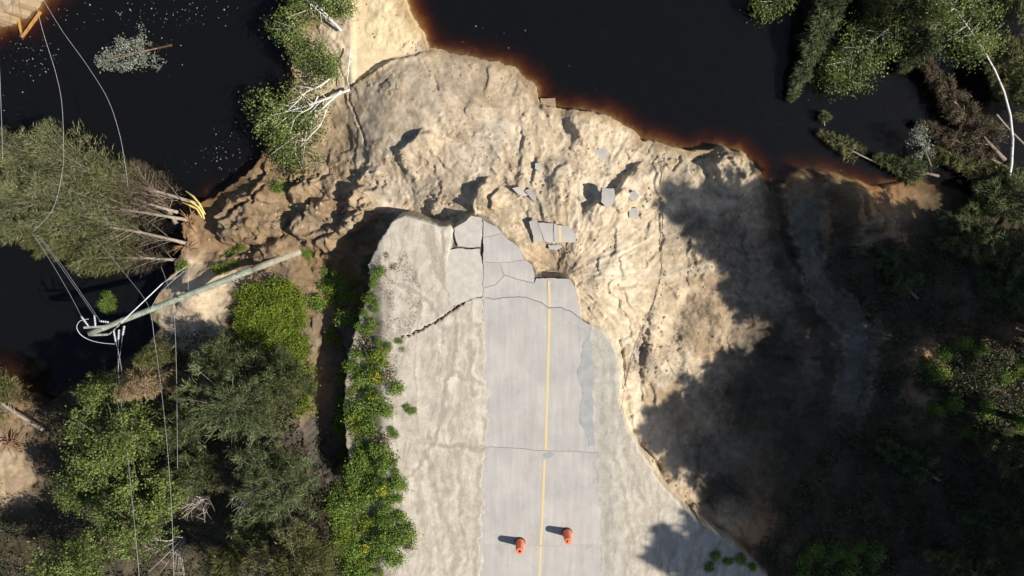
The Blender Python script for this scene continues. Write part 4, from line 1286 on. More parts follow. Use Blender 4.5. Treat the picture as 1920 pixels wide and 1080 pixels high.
# the conifers felled across the left water
FC = dict(kind='needle', t0=0.20, lift=1.9, flat=0.5, droop=0.02, rad=0.10, width=0.034, side=0.32, vary=0.35, clip=WATER_Z + 0.03, dead=(0.06, 0.34, L_BROWN, 0.55, 20, 80))
GF = 'conifers felled into the left water'
for (bu, bv, bz), (tu, tv, tz), spr, lab, mat, sd in (
        ((372, 383, -3.2), (-60, 262, -2.6), 2.7, 'topmost felled conifer, its bare trunk ending at the split yellow wood', L_FALL, 1),
        ((352, 412, -3.1), (-40, 352, -2.5), 2.6, 'second felled conifer from the top, bare lower trunk and dense crown', L_FALL, 2),
        ((352, 455, -3.0), (-30, 418, -2.6), 2.4, 'third felled conifer from the top, trunk ending at torn red roots', L_FALL, 3),
        ((346, 488, -3.1), (40, 455, -2.9), 1.9, 'lowest felled conifer at the edge of the left water', L_PINEO, 4),
        ((335, 398, -3.2), (60, 300, -3.0), 1.9, 'felled conifer squeezed between the two topmost trunks', L_PINEO, 5)):
    plant('felled_conifer', lab, 'tree', P3(bu, bv, bz), P3(tu, tv, tz), spr * 1.35, mat=mat, bark=M_BARKP, nb=96, per=250, size=0.27, seed=sd, group=GF, **FC)
plant('bare_treetop', 'brown leafless treetop sticking up at the right end of the felled conifers', 'tree', P3(330, 420, -3.4), P3(250, 305, -3.0), 1.5, 'needle', L_BROWN, M_BARK, 40, 60, 0.3, 6, GF, t0=0.2, lift=0.9, flat=0.5, width=0.025, clip=WATER_Z + .02)
root_plate(352, 462, 0.9, 'torn red brown roots of the third felled conifer', 1)
root_plate(360, 412, 0.7, 'torn brown roots of the second felled conifer', 2)
# split yellow timber
sp = empty('split_trunk', H3(372, 385, 0.25))
for pts in ([(342, 374, -3.3), (358, 378, -3.0), (372, 388, -2.9), (380, 400, -2.9), (383, 410, -3.1)], [(348, 358, -3.5), (362, 368, -3.2), (374, 382, -3.0), (385, 402, -2.95)], [(341, 379, -3.4), (356, 385, -3.1), (370, 392, -3.0), (379, 408, -3.1)]):
    MB().tube([P3(*p) - sp.location for p in pts], [0.02] + [0.065] * (len(pts) - 2) + [0.03], 5).build('splinter', M_SPLIT, sp)
tag(sp, 'splintered trunk end of fresh yellow wood on the mud', 'broken wood')

# floating pale conifer top
plant('floating_conifer_top', 'pale grey green conifer top floating alone on the left water', 'tree', P3(322, 84, WATER_Z - 0.05), P3(186, 118, WATER_Z + 0.06), 1.55, 'leaf', L_PALE, M_BARK, 46, 60, 0.14, 21, t0=0.12, lift=0.7, flat=0.25, droop=0, rad=0.07, clump=0.13, sub=4, clip=WATER_Z + 0.02)

# birches by the sand bar
BK = dict(kind='leaf', bark=M_BIRCH, droop=0.05, flat=0.6, clip=None, vary=0.35)
plant('fallen_birch', 'fallen birch with white limbs lying from the sand bar into the left water', 'tree', P3(655, 168, -3.1), P3(500, 225, -2.7), 2.0, mat=L_BIRCH, nb=26, per=125, size=0.17, seed=31, group='birches by the sand bar', t0=0.25, lift=0.8, rad=0.085, clump=0.30, sub=4, prof='even', **BK)
plant('fallen_birch', 'lower fallen birch spreading its green crown below the white limbs', 'tree', P3(640, 170, -3.0), P3(525, 292, -2.9), 1.7, mat=L_BIRCH, nb=24, per=140, size=0.17, seed=32, group='birches by the sand bar', t0=0.3, lift=0.8, rad=0.07, clump=0.30, sub=4, prof='even', **BK)
plant('fallen_birch', 'upper birch with white trunk at the top beside the sand bar', 'tree', P3(640, 58, -3.0), P3(556, -30, -2.2), 1.5, mat=L_BIRCH, nb=24, per=100, size=0.17, seed=33, group='birches by the sand bar', t0=0.3, lift=0.6, rad=0.08, clump=0.34, sub=4, prof='even', **BK)
for k, (u, v, r_, lab) in enumerate(((562, 60, 1.2, 'dense green birch bush on the bank above the left water'), (580, 112, 1.0, 'olive birch bush beside the pale sand patch'), (652, 18, 0.8, 'small bush at the very top left of the sand bar'), (625, 130, 0.9, 'low bush over the white birch limb at the sand bar'))):
    g = H3(u, v)
    plant('bank_bush', lab, 'bush', g, g + Vector((-0.2, 0.1, 1.3)), r_ * 0.9, mat=L_BIRCH, nb=13, per=95, size=0.16, seed=40 + k, group='bushes by the sand bar', t0=0.1, lift=0.5, rad=0.04, clump=0.28, sub=4, prof='even', **BK)
# visible white limbs
for k, (pts, r_, lab) in enumerate((([(657, 92, -2.8), (654, 120, -2.7), (650, 165, -2.9)], 0.07, 'upright white birch stem along the left edge of the sand bar'),
                                ([(618, 148, -2.2), (598, 162, -2.1), (575, 172, -2.1), (558, 190, -2.2), (535, 212, -2.4)], 0.075, 'white birch limb curving over the leaves, upper of two'),
                                ([(596, 180, -2.2), (585, 200, -2.1), (560, 215, -2.1), (545, 232, -2.3)], 0.06, 'white birch limb over the leaves, lower of two'),
                                ([(612, 205, -2.2), (602, 232, -2.1), (585, 252, -2.1), (562, 276, -2.3)], 0.06, 'forked white limb pointing down left over the lower birch'),
                                ([(572, -4, -2.2), (592, 16, -2.2), (636, 52, -2.6)], 0.055, 'straight white trunk crossing a dark hollow at the top'))):
    P = [P3(*p) for p in pts]
    S = smooth_path(P, 5)
    c = S[0].copy()
    root = empty('birch_limb', c)
    nS = len(S)
    stem_ = MB().tube([p - c for p in S], [r_ * 0.72 * (1 - 0.6 * i / nS) for i in range(nS)], 6).build('stem', M_BIRCH, root, True)
    rg = random.Random(k)
    for f_ in (0.35, 0.55, 0.75):
        p = S[int(f_ * nS)] - c; d = (S[min(nS - 1, int(f_ * nS) + 2)] - S[int(f_ * nS)]).normalized()
        e = p + (d + Vector((rg.uniform(-.8, .8), rg.uniform(-.8, .8), 0.2))).normalized() * rg.uniform(0.5, 1.1)
        MB().tube([p, (p + e) / 2 + Vector((0, 0, .05)), e], [r_ * 0.35, r_ * 0.22, 0.006], 4, False).build('twig', M_BIRCH, stem_)
    tag(root, lab, 'limb', 'white birch limbs')

# trees felled at the upper right
RT = dict(droop=0.04, flat=0.5, clip=WATER_Z + 0.02)
GR = 'trees felled at the upper right'
plant('weeping_spruce', 'narrow grey green spruce drooping into the water left of the upper right trees', 'tree', P3(1585, -60, -2.0), P3(1486, 184, -3.6), 1.25, 'needle', L_PINEG, M_BARK, 80, 210, 0.24, 51, GR, t0=0.02, lift=1.3, rad=0.10, width=0.045, side=0.7, **RT)
plant('felled_birch', 'leafy yellow green birch right of the narrow spruce', 'tree', P3(1745, -20, -2.0), P3(1560, 140, -3.4), 1.9, 'leaf', L_ALDER, M_BIRCH, 30, 170, 0.17, 52, GR, t0=0.2, lift=0.6, rad=0.08, clump=0.30, sub=5, prof='even', **RT)
plant('felled_birch', 'small pale birch at the top edge left of the narrow spruce', 'tree', P3(1520, -50, -2.5), P3(1430, 20, -3.4), 0.9, 'leaf', L_ALDER, M_BIRCH, 16, 110, 0.16, 53, GR, t0=0.2, lift=0.6, rad=0.05, clump=0.25, sub=4, prof='even', **RT)
plant('felled_conifer', 'olive conifer top at the top edge between the two leafy birches', 'tree', P3(1800, -40, -1.5), P3(1640, 60, -3.0), 1.5, 'needle', L_PINEO, M_BARK, 60, 190, 0.25, 54, GR, t0=0.1, lift=0.9, rad=0.10, width=0.045, side=0.7, **RT)
plant('tall_birch', 'tall white birch bending up the picture with a leafy top at upper right', 'tree', P3(1880, 348, -3.5), P3(1782, -10, 1.2), 1.5, 'leaf', L_ALDER, M_BIRCH, 26, 150, 0.17, 55, GR, t0=0.62, lift=0.4, rad=0.085, curve=0.10, clump=0.32, sub=5, prof='even', droop=0.05)
plant('felled_conifer', 'brown half dead conifer slanting behind the tall white birch', 'tree', P3(1885, 300, -3.3), P3(1715, 95, -3.3), 1.25, 'needle', L_BROWN, M_BARK, 80, 170, 0.24, 56, GR, t0=0.08, lift=1.0, rad=0.11, width=0.04, side=0.7, **RT)
plant('felled_conifer', 'brown conifer pointing left from the foot of the tall birch, upper', 'tree', P3(1890, 315, -3.4), P3(1725, 230, -3.5), 0.95, 'needle', L_BROWN, M_BARK, 60, 150, 0.22, 57, GR, t0=0.1, lift=1.0, rad=0.09, width=0.04, side=0.7, **RT)
plant('felled_conifer', 'olive brown conifer pointing left from the foot of the tall birch, lower', 'tree', P3(1905, 350, -3.4), P3(1745, 282, -3.5), 1.0, 'needle', L_PINEO, M_BARK, 60, 160, 0.22, 58, GR, t0=0.1, lift=1.0, rad=0.09, width=0.04, side=0.7, **RT)
plant('felled_conifer', 'thin conifer tip reaching alone over the water at right', 'tree', P3(1665, 312, -3.6), P3(1535, 250, -3.7), 0.75, 'needle', L_PINEO, M_BARKP, 26, 90, 0.22, 59, GR, t0=0.35, lift=0.9, rad=0.06, width=0.04, side=0.7, **RT)
plant('drowned_sapling', 'tiny round green sapling standing alone in the water at right', 'tree', P3(1546, 236, WATER_Z), P3(1545, 212, -3.5), 0.42, 'needle', L_PINEO, M_BARKP, 12, 60, 0.2, 60, GR, t0=0.3, lift=0.8, rad=0.03, width=0.04, **RT)
plant('pale_willow', 'pale green shrub with upright shoots among the brown conifers at right', 'bush', P3(1745, 310, -3.5), P3(1725, 245, -2.4), 0.7, 'leaf', L_PALE, M_BARK, 10, 60, 0.13, 61, GR, t0=0.2, lift=1.0, rad=0.04, clump=0.14, sub=3, prof='even', **RT)
plant('felled_conifer', 'dark green conifer at the right edge above the middle', 'tree', P3(1990, 130, -2.0), P3(1830, 75, -2.8), 1.4, 'needle', L_PINEO, M_BARK, 60, 170, 0.24, 62, GR, t0=0.05, lift=0.9, rad=0.1, width=0.045, side=0.7, **RT)
plant('felled_conifer', 'bushy dark conifer at the foot of the tall white birch', 'tree', P3(1960, 330, -3.0), P3(1800, 400, -3.0), 1.6, 'needle', L_PINE, M_BARK, 70, 170, 0.24, 63, GR, t0=0.05, lift=0.9, rad=0.1, width=0.045, side=0.7, **RT)
plant('felled_conifer', 'dark green conifer mound between the lone tip and the pale shrub', 'tree', P3(1760, 330, -3.4), P3(1640, 296, -3.6), 0.9, 'needle', L_PINE, M_BARK, 50, 130, 0.22, 64, GR, t0=0.1, lift=0.9, rad=0.08, width=0.04, side=0.7, **RT)
cable([(1868, 214, -2.6), (1890, 240, -2.5), (1925, 275, -2.4)], 'bare tan pole like trunk at the right edge beside the birch', 0.05, M_BARKP, 'fallen_log', 'log', None)
plant('shaded_spruce', 'flat spreading spruce boughs in half shade at the right edge', 'tree', P3(1990, 470, -1.5), P3(1760, 458, -2.0), 1.4, 'needle', L_PINEO, M_BARK, 60, 160, 0.25, 65, GR, t0=0.05, lift=0.9, flat=0.4, droop=0.02, rad=0.09, width=0.045, side=0.7)

GW = 'shaded conifers along the right edge'
for k, (bu, bv, tu, tv, bz, tz, spr, mt, lab) in enumerate((
        (2000, 40, 1860, -30, -2, -2.2, 1.6, L_PINEO, 'olive conifer boughs in the upper right corner'),
        (1990, 200, 1850, 130, -2, -2.6, 1.3, L_PINEO, 'olive conifer boughs at the right edge below the corner'),
        (1760, 40, 1690, 130, -2.6, -3.6, 1.0, L_PINE, 'dark conifer top dipping into the water left of the tall birch'),
        (1700, -40, 1630, 40, -2.0, -2.8, 1.2, L_PINEO, 'conifer top at the top edge right of the narrow spruce'),
        (2010, 420, 1830, 350, -1.5, -2.6, 1.7, L_PINE, 'dark conifer at the right edge level with the foot of the birch'),
        (1960, 520, 1770, 400, -2.0, -2.4, 1.5, L_PINE, 'dark conifer reaching left above the flat spreading boughs'),
        (2020, 600, 1840, 520, -1.5, -1.6, 1.8, L_PINE, 'dim conifer in deep shade at the right edge, middle height'),
        (2000, 900, 1830, 820, -1.5, -1.2, 1.9, L_PINE, 'dim conifer at the right edge just below the lit thicket'),
        (2010, 1020, 1800, 960, -1.4, -1.0, 2.0, L_PINE, 'dim conifer at the right edge near the lower corner'),
        (1960, 1120, 1740, 1040, -1.4, -0.8, 1.9, L_PINEO, 'dim conifer in the lower right corner'),
        (1760, 900, 1650, 830, -1.7, -1.2, 1.3, L_PINE, 'dim conifer sapling in deep shade left of the lower right trees'),
        (1720, 560, 1640, 470, -2.4, -2.2, 1.2, L_PINE, 'dark conifer on the bank below the lit reddish mound'))):
    plant('shaded_conifer', lab, 'tree', P3(bu, bv, bz), P3(tu, tv, tz), spr, 'needle', mt, M_BARK, 64, 150, 0.26, 500 + k, GW, t0=0.05, lift=0.8, flat=0.5, droop=0.02, rad=0.09, width=0.042, side=0.5, vary=0.3, clip=WATER_Z + 0.02)

# standing trees at the lower left
GL = 'standing trees at the lower left'
PN = dict(kind='needle', bark=M_BARK, group=GL, lift=0.45, droop=0.06, width=0.04, prof='dome', tuft=True, vary=0.15)
standing('pine_tree', 'broad grey green pine beside the lime green bushes', 452, 752, 0.2, 3.9, 2.7, mat=L_PINEG, nb=84, per=300, size=0.25, seed=101, t0=0.25, rad=0.12, **PN)
standing('pine_tree', 'broad pine with grey twigs below the grey green one, near the ditch', 530, 892, 0.4, 3.9, 2.5, mat=L_PINEG, nb=80, per=270, size=0.25, seed=102, t0=0.25, rad=0.12, **PN)
standing('pine_tree', 'olive pine at the bottom edge between dead shrub and road bushes', 575, 1040, 0.5, 3.9, 2.5, mat=L_PINEO, nb=80, per=270, size=0.25, seed=103, t0=0.25, rad=0.12, **PN)
standing('pine_tree', 'dark pine behind the broad grey green pine toward the ditch', 535, 705, -0.2, 3.0, 1.9, mat=L_PINE, nb=56, per=240, size=0.25, seed=104, t0=0.2, rad=0.1, **PN)
standing('pine_tree', 'dark pine above the broad grey green pine near the pole shade', 430, 672, -0.4, 2.8, 1.5, mat=L_PINE, nb=46, per=220, size=0.25, seed=109, t0=0.2, rad=0.1, **PN)
standing('pine_tree', 'dim pine in the shade between the two broad pines and the alders', 372, 880, -0.6, 2.8, 1.4, mat=L_PINE, nb=46, per=170, size=0.25, seed=105, t0=0.15, rad=0.1, **PN)
standing('pine_tree', 'dim small pine under the crossing power lines', 345, 800, -0.8, 2.8, 1.3, mat=L_PINE, nb=42, per=150, size=0.25, seed=106, t0=0.15, rad=0.09, **PN)
standing('pine_tree', 'young olive pine at the bottom edge right of the dead shrub', 430, 1050, 0.0, 3.4, 1.2, mat=L_PINEO, nb=46, per=180, size=0.25, seed=107, t0=0.15, rad=0.09, **PN)
standing('pine_tree', 'dim olive pine between the bottom pine and the pine with grey twigs', 480, 985, -0.4, 2.6, 1.2, mat=L_PINE, nb=40, per=150, size=0.25, seed=108, t0=0.15, rad=0.09, **PN)
AL = dict(kind='leaf', bark=M_BARK, group=GL, lift=0.5, droop=0.05, prof='dome', sub=6, vary=0.25)
standing('alder_tree', 'broad leafy alder left of the pines, largest of the alders', 212, 832, 1.2, 5.2, 2.6, mat=L_ALDER, nb=44, per=250, size=0.18, seed=111, t0=0.25, rad=0.13, clump=0.22, **AL)
standing('alder_tree', 'small light alder at the water edge under the pole lines', 185, 735, 0.0, 4.0, 1.35, mat=L_ALDER, nb=20, per=190, size=0.17, seed=112, t0=0.3, rad=0.08, clump=0.19, **AL)
standing('alder_tree', 'leafy alder at the bottom left, below the largest one', 240, 975, 1.4, 5.2, 2.3, mat=L_ALDER, nb=38, per=240, size=0.18, seed=113, t0=0.25, rad=0.12, clump=0.22, **AL)
standing('alder_tree', 'leafy alder cut by the bottom edge near the left corner', 130, 1065, 1.4, 4.8, 1.9, mat=L_ALDER, nb=30, per=220, size=0.18, seed=114, t0=0.25, rad=0.1, clump=0.22, **AL)
standing('alder_tree', 'leafy alder right of the largest one, under the long power line', 315, 925, 0.8, 4.0, 1.2, mat=L_ALDER, nb=20, per=190, size=0.17, seed=115, t0=0.2, rad=0.09, clump=0.20, **AL)
standing('alder_tree', 'small leafy alder between the largest one and the bottom left one', 135, 930, 0.6, 4.0, 1.1, mat=L_ALDER, nb=18, per=180, size=0.17, seed=116, t0=0.2, rad=0.09, clump=0.20, **AL)
standing('dying_spruce', 'slim half tan spruce with drooping dead boughs above the alders', 276, 712, -0.2, 5.4, 1.6, kind='needle', mat=L_TAN, bark=M_BARKP, nb=66, per=130, size=0.24, seed=121, group=GL, t0=0.1, rad=0.07, lift=-0.1, droop=0.3, width=0.04, prof='cone')
standing('slim_spruce', 'slim olive spruce top just above the tan spruce', 285, 668, 0.6, 4.6, 0.9, kind='needle', mat=L_PINEO, bark=M_BARKP, nb=50, per=120, size=0.22, seed=122, group=GL, t0=0.3, rad=0.06, lift=0.5, droop=0.0, width=0.04, prof='cone')
plant('leaning_conifer', 'conifer lying at the left edge with a bare tan trunk below its boughs', 'tree', P3(82, 806, -2.6), P3(-90, 690, -2.2), 2.0, 'needle', L_PINEO, M_BARKP, 60, 190, 0.26, 123, None, t0=0.3, lift=0.8, flat=0.6, droop=0.0, rad=0.1, width=0.045, side=0.7)
root_plate(30, 825, 1.0, 'torn roots and soil at the left edge below the lying conifer', 3, 0.3)
cable([(286, 800, -1.0), (330, 812, -1.1), (382, 828, -1.3)], 'thin bare tan trunk lying among the lower left trees', 0.05, M_BARKP, 'fallen_log', 'log', None)
for k, (u, v, r_, lab) in enumerate(((312, 1045, 1.5, 'bleached leafless shrub at the bottom edge among the trees'), (365, 960, 1.0, 'small leafless grey shrub between alder and pine'), (452, 942, 0.9, 'leafless brown grey twigs between the two broad pines'))):
    x, y = unp(u, v, 0.3); g = float(gz(float(x), float(y)))
    root = empty('dead_shrub', (float(x), float(y), g))
    rg = random.Random(70 + k)
    for i in range(16):
        a = rg.uniform(0, 6.28); l = r_ * rg.uniform(0.7, 1.2)
        m = MB()
        p = Vector((0, 0, 0)); q = Vector((math.cos(a) * l * .35, math.sin(a) * l * .35, rg.uniform(1.0, 1.6))); e = q + Vector((math.cos(a + rg.uniform(-.5, .5)) * l * .7, math.sin(a + rg.uniform(-.5, .5)) * l * .7, rg.uniform(.3, 1.2)))
        m.tube([p, q, e], [0.035, 0.025, 0.008], 5, False)
        for j in range(4):
            s0 = q.lerp(e, rg.uniform(0, .8)); m.tube([s0, s0 + Vector((rg.uniform(-.5, .5), rg.uniform(-.5, .5), rg.uniform(.1, .5)))], [0.012, 0.005], 4, False)
        m.build('branch', M_DEADW, root)
    tag(root, lab, 'dead shrub', 'leafless shrubs')

# tall trees beyond the right edge: they throw the long shadows over the slope
SHT = [  # where the tip of the shadow falls, height, crown radius
    (1268, 402, 19, 2.4), (1310, 440, 18, 2.4), (1345, 400, 17, 2.2), (1400, 440, 16, 2.6), (1430, 385, 15, 1.8), (1340, 480, 18, 2.0), (1480, 470, 15, 2.6), (1400, 530, 17, 2.8), (1470, 560, 16, 2.8), (1405, 600, 17, 2.6), (1450, 640, 17, 3.0), (1365, 690, 19, 3.0), (1430, 720, 18, 3.2), (1350, 745, 19, 2.8),
    (1235, 790, 21, 2.8), (1310, 800, 20, 3.2), (1390, 800, 19, 3.4), (1280, 860, 20, 2.6), (1350, 880, 20, 3.2), (1440, 870, 18, 3.4), (1330, 930, 20, 2.6), (1410, 950, 19, 3.2), (1460, 1000, 18, 3.2), (1215, 1060, 18, 2.8), (1300, 1085, 17, 3.0), (1400, 1075, 16, 3.0),
    (1540, 520, 15, 2.8), (1530, 840, 16, 3.2), (1540, 930, 16, 3.2), (1550, 1030, 15, 3.2), (1630, 480, 13, 2.4), (1640, 880, 14, 3.0), (1640, 960, 14, 3.0), (1650, 1050, 14, 3.0), (1730, 500, 12, 2.4), (1740, 900, 12, 2.8), (1740, 1000, 12, 2.8), (1820, 930, 11, 2.6), (1820, 1030, 11, 2.6)]
tall = None
VAR = []
for k in range(3):
    VAR.append(tree_parts((0, 0, 0), (0, 0, 18), 2.4, 'needle', 110, 190, 0.50, 200 + k, t0=0.42, prof='dome', lift=0.3, droop=0.08, rad=0.2, width=0.13, tuft=True, vary=0.45))
VM = []
for k, (tb, bb, V, F, T) in enumerate(VAR):
    VM.append((py_mesh('trunk', tb.V, tb.F, (M_BARK,), True), py_mesh('branches', bb.V, bb.F, (M_BARK,)), foliage_mesh('crown', V, F, T, L_PINE)))
for i, (u, v, h, spr) in enumerate(SHT):
    tipx, tipy, tipz = (float(q) for q in hit(u, v))
    g = -1.5
    for _ in range(3):
        dz = h - (tipz - g)
        bx = tipx - SH.x * SUN_COT * dz; by = tipy - SH.y * SUN_COT * dz
        g = float(gz(bx, by))
    if bx < 30.8:                              # keep the trunks out at the edge of the wood
        bx = 30.8 + (i % 7) * 0.5
        g = float(gz(bx, by))
        h = abs((bx - tipx) / (SH.x * SUN_COT)) + tipz - g
    skip = False
    for qu, qv in ((1800, 700), (1860, 725), (1900, 760), (1760, 690)):
        qx, qy, _q = (float(t_) for t_ in hit(qu, qv))
        for f_ in (0, .1, .2, .3, .4, .5, .58):
            if math.hypot(tipx + (bx - tipx) * f_ - qx, tipy + (by - tipy) * f_ - qy) < spr * 0.85: skip = True
    if skip: continue
    root = empty('tall_pine', (bx, by, g - 0.1), (0, 0, i * 1.7))
    k = i % 3
    sc = h / 18
    for nm, me in zip(('trunk', 'branches', 'crown'), VM[k]):
        o = obj(nm, me, root)
        if nm != 'trunk': o['kind'] = 'stuff'
    root.scale = (spr / 2.4, spr / 2.4, sc)
    tag(root, 'tall pine standing in the wood beyond the right edge', 'tree', 'tall pines beyond the right edge')

# ------------------------------------------------------------------ bushes
def bush_var(seed, r, h, n, size, tone=0.0, clumps=14, clump=0.2):
    rg = np.random.default_rng(seed)
    c = rg.normal(size=(clumps, 3)); c = unit(c) * rg.uniform(0.35, 1.0, (clumps, 1)) ** 0.6
    c[:, 2] = np.abs(c[:, 2])
    c = c * np.array((r, r, h)) * 0.85
    ci = rg.integers(0, clumps, n)
    P = c[ci] + rg.normal(size=(n, 3)) * clump * np.array((1, 1, 0.7))
    P[:, 2] = np.abs(P[:, 2]) + 0.02
    ct = rg.normal(size=clumps) * 0.15
    V, F = leaves(P, size, rg, 0.9)
    T = 0.42 + tone + ct[ci] + rg.normal(size=n) * 0.16
    st_ = MB()
    for q in c:
        st_.tube([Vector((0, 0, -0.05)), Vector(q) * 0.5 + Vector((0, 0, 0.05)), Vector(q)], [0.014, 0.01, 0.005], 4, False)
    return V, F, T, st_


def bush_set(n, seed, mat, r, h, leaves_n, size, **kw):
    out = []
    for k in range(n):
        V, F, T, st_ = bush_var(seed + k, r, h, leaves_n, size, **kw)
        out.append((foliage_mesh('foliage', V, F, T, mat), py_mesh('stems', st_.V, st_.F, (M_BARK,))))
    return out


def flower_mesh(seed, r, h, n):
    rg = np.random.default_rng(seed)
    c = rg.normal(size=(7, 3)) * np.array((r * .45, r * .45, 0)) + np.array((0, 0, h * 0.95))
    P = c[rg.integers(0, 7, n)] + rg.normal(size=(n, 3)) * 0.07
    V, F = leaves(P, 0.07, rg, 1.2)
    return foliage_mesh('flowers', V, F, 0.5 + rg.normal(size=n) * 0.2, L_YEL)


def put_bush(name, me_pair, x, y, s, rz, label, group, flowers=None, lean=0.0, zoff=0.0):
    root = empty(name, (x, y, float(gz(x, y)) - 0.03 + zoff), (0, 0, rz))
    f = obj('foliage', me_pair[0], root); f['kind'] = 'stuff'
    t = obj('stems', me_pair[1], root); t['kind'] = 'stuff'
    if flowers is not None:
        q = obj('flowers', flowers, root); q['kind'] = 'stuff'
    root.scale = (s, s, s * random.uniform(0.85, 1.15))
    return tag(root, label, 'bush', group)


def scatter(poly, n, seed, dmin, onz=None):
    rg = random.Random(seed)
    us = [p[0] for p in poly]; vs = [p[1] for p in poly]
    pts = []; tries = 0
    while len(pts) < n and tries < n * 60:
        tries += 1
        u = rg.uniform(min(us), max(us)); v = rg.uniform(min(vs), max(vs))
        if not inside(np.array([u]), np.array([v]), poly)[0]: continue
        if any((u - a) ** 2 + (v - b) ** 2 < dmin * dmin for a, b in pts): continue
        pts.append((u, v))
    return pts


BG = bush_set(6, 300, L_BUSH, 0.75, 0.7, 1100, 0.105)
BL = bush_set(5, 320, L_LIME, 0.75, 0.55, 1000, 0.10)
BD = bush_set(4, 340, L_UNDER, 0.8, 0.5, 700, 0.11)
BY = bush_set(3, 350, L_DRY, 0.6, 0.3, 260, 0.12)
FLW = flower_mesh(5, 0.45, 0.72, 90)
road_strip = [(648, 650), (690, 632), (725, 660), (752, 700), (745, 730), (728, 745), (726, 790), (712, 830), (742, 868), (752, 920), (758, 965), (766, 1020), (740, 1060), (700, 1085), (640, 1085), (625, 1000), (622, 930), (632, 875), (640, 850), (640, 800), (642, 720)]
for i, (u, v) in enumerate(scatter(road_strip, 96, 1, 15)):
    x, y, z = hit(u, v)
    part_ = 'upper' if v < 780 else ('middle' if v < 920 else 'lower')
    edge_ = 'ditch side' if u < 690 else 'road side'
    put_bush('roadside_bush', (BL[i % 5] if i % 5 == 0 else BY[i % 3] if i % 11 == 0 else BG[i % 6]), float(x), float(y), random.choice((0.4, 0.5, 0.6, 0.75, 0.9, 1.0)) * random.uniform(0.85, 1.1), i * 1.3, f'leafy bush on the {edge_} of the {part_} strip between ditch and left shoulder', 'green bushes along the left shoulder')
for k, (u, v, lab) in enumerate(((691, 1022, 'bush with a bright yellow flower cluster near the bottom of the road strip'), (722, 912, 'bush with an orange yellow flower patch halfway down the road strip'), (700, 742, 'bush with small yellow flowers in the upper road strip'), (706, 700, 'bush with yellow tips at the top of the road strip'))):
    x, y, z = hit(u, v)
    put_bush('flowering_bush', BG[k], float(x), float(y), 0.75, k, lab, 'flowering bushes along the left shoulder', FLW)
for i, (u, v) in enumerate([(688, 498), (694, 512), (690, 545), (682, 560), (700, 606), (668, 600), (690, 625), (676, 612), (684, 588), (696, 560), (702, 530), (712, 512), (705, 580), (712, 640), (728, 650)]):
    x, y, z = hit(u, v)
    put_bush('edge_bush', BG[(i + 2) % 6], float(x), float(y), random.uniform(0.35, 0.6), i, 'small bush on the crumbling edge above the crack, left of the road', 'small bushes on the crumbling edge')
for i, (u, v) in enumerate([(762, 762), (772, 768), (735, 805), (742, 815), (748, 640), (755, 655), (725, 478), (740, 500)]):
    x, y, z = hit(u, v)
    put_bush('sand_tuft', (BG if i < 5 else BY)[i % 3], float(x), float(y), random.uniform(0.28, 0.42), i, 'low leafy tuft standing out alone on the left sandy shoulder', 'tufts on the left shoulder')
for i, (u, v) in enumerate(scatter([(600, 505), (640, 492), (662, 520), (668, 560), (650, 600), (630, 640), (605, 640), (590, 560)], 13, 2, 17)):
    x, y, z = hit(u, v)
    put_bush('ditch_bush', (BG, BL)[i % 2][i % 5], float(x), float(y), random.uniform(0.5, 0.85), i * 2.1, 'bush on the small island in the ditch below the mud slump', 'bushes on the ditch island')
lime = [(455, 575), (480, 545), (520, 528), (552, 545), (565, 600), (572, 650), (585, 700), (586, 750), (572, 765), (560, 700), (530, 650), (490, 640), (455, 620)]
for i, (u, v) in enumerate(scatter(lime, 44, 3, 16)):
    x, y, z = hit(u, v)
    part_ = 'broad upper part' if v < 600 else ('middle' if v < 670 else 'narrow lower end')
    put_bush('lime_bush', BL[i % 5], float(x), float(y), random.uniform(0.6, 0.95), i * 1.1, f'lime green bush in the {part_} of the sunny patch left of the ditch', 'lime green bushes left of the ditch')
for i, (u, v) in enumerate([(432, 476), (445, 470), (425, 500), (440, 495), (455, 462), (408, 506), (572, 470), (578, 480), (520, 352), (448, 552), (460, 560), (345, 500), (505, 545)]):
    x, y, z = hit(u, v)
    put_bush('slump_bush', (BG, BL)[i % 2][i % 5], float(x), float(y), random.uniform(0.35, 0.6), i, 'small green bush growing on the brown slumped soil near the pole', 'bushes on the slumped soil')
for i, (u, v) in enumerate([(190, 570), (200, 578), (208, 566), (198, 556)]):
    p = P3(u, v, -3.8)
    o = put_bush('drowned_bush', BG[i % 6], p.x, p.y, random.uniform(0.45, 0.6), i, 'dark leafy bush standing in the water by the pole top', 'drowned bush by the pole top')
    o.location.z = WATER_Z - 0.05
# right hand undergrowth that one can tell apart
for i, (u, v) in enumerate(scatter([(1735, 660), (1800, 640), (1925, 660), (1925, 800), (1860, 830), (1760, 780), (1720, 720)], 34, 4, 24)):
    x, y, z = hit(u, v)
    put_bush('thicket_bush', (BG if i % 3 == 0 else BD)[i % 4], float(x), float(y), random.uniform(0.6, 1.0), i, ('upper ' if v < 715 else 'lower ') + ('half lit bush by the reddish soil on the left side of the right thicket' if u < 1800 else 'half lit bush in the right thicket beside the right edge' if u > 1865 else 'half lit bush in the middle of the right thicket'), 'bushes in the right thicket')
for i, (u, v) in enumerate(scatter([(1500, 1040), (1560, 1010), (1640, 1030), (1640, 1085), (1500, 1085)], 14, 5, 24)):
    x, y, z = hit(u, v)
    put_bush('shade_bush', BG[i % 6], float(x), float(y), random.uniform(0.6, 0.95), i, 'green bush in the shade at the bottom edge right of the embankment', 'shaded bushes at the bottom edge')
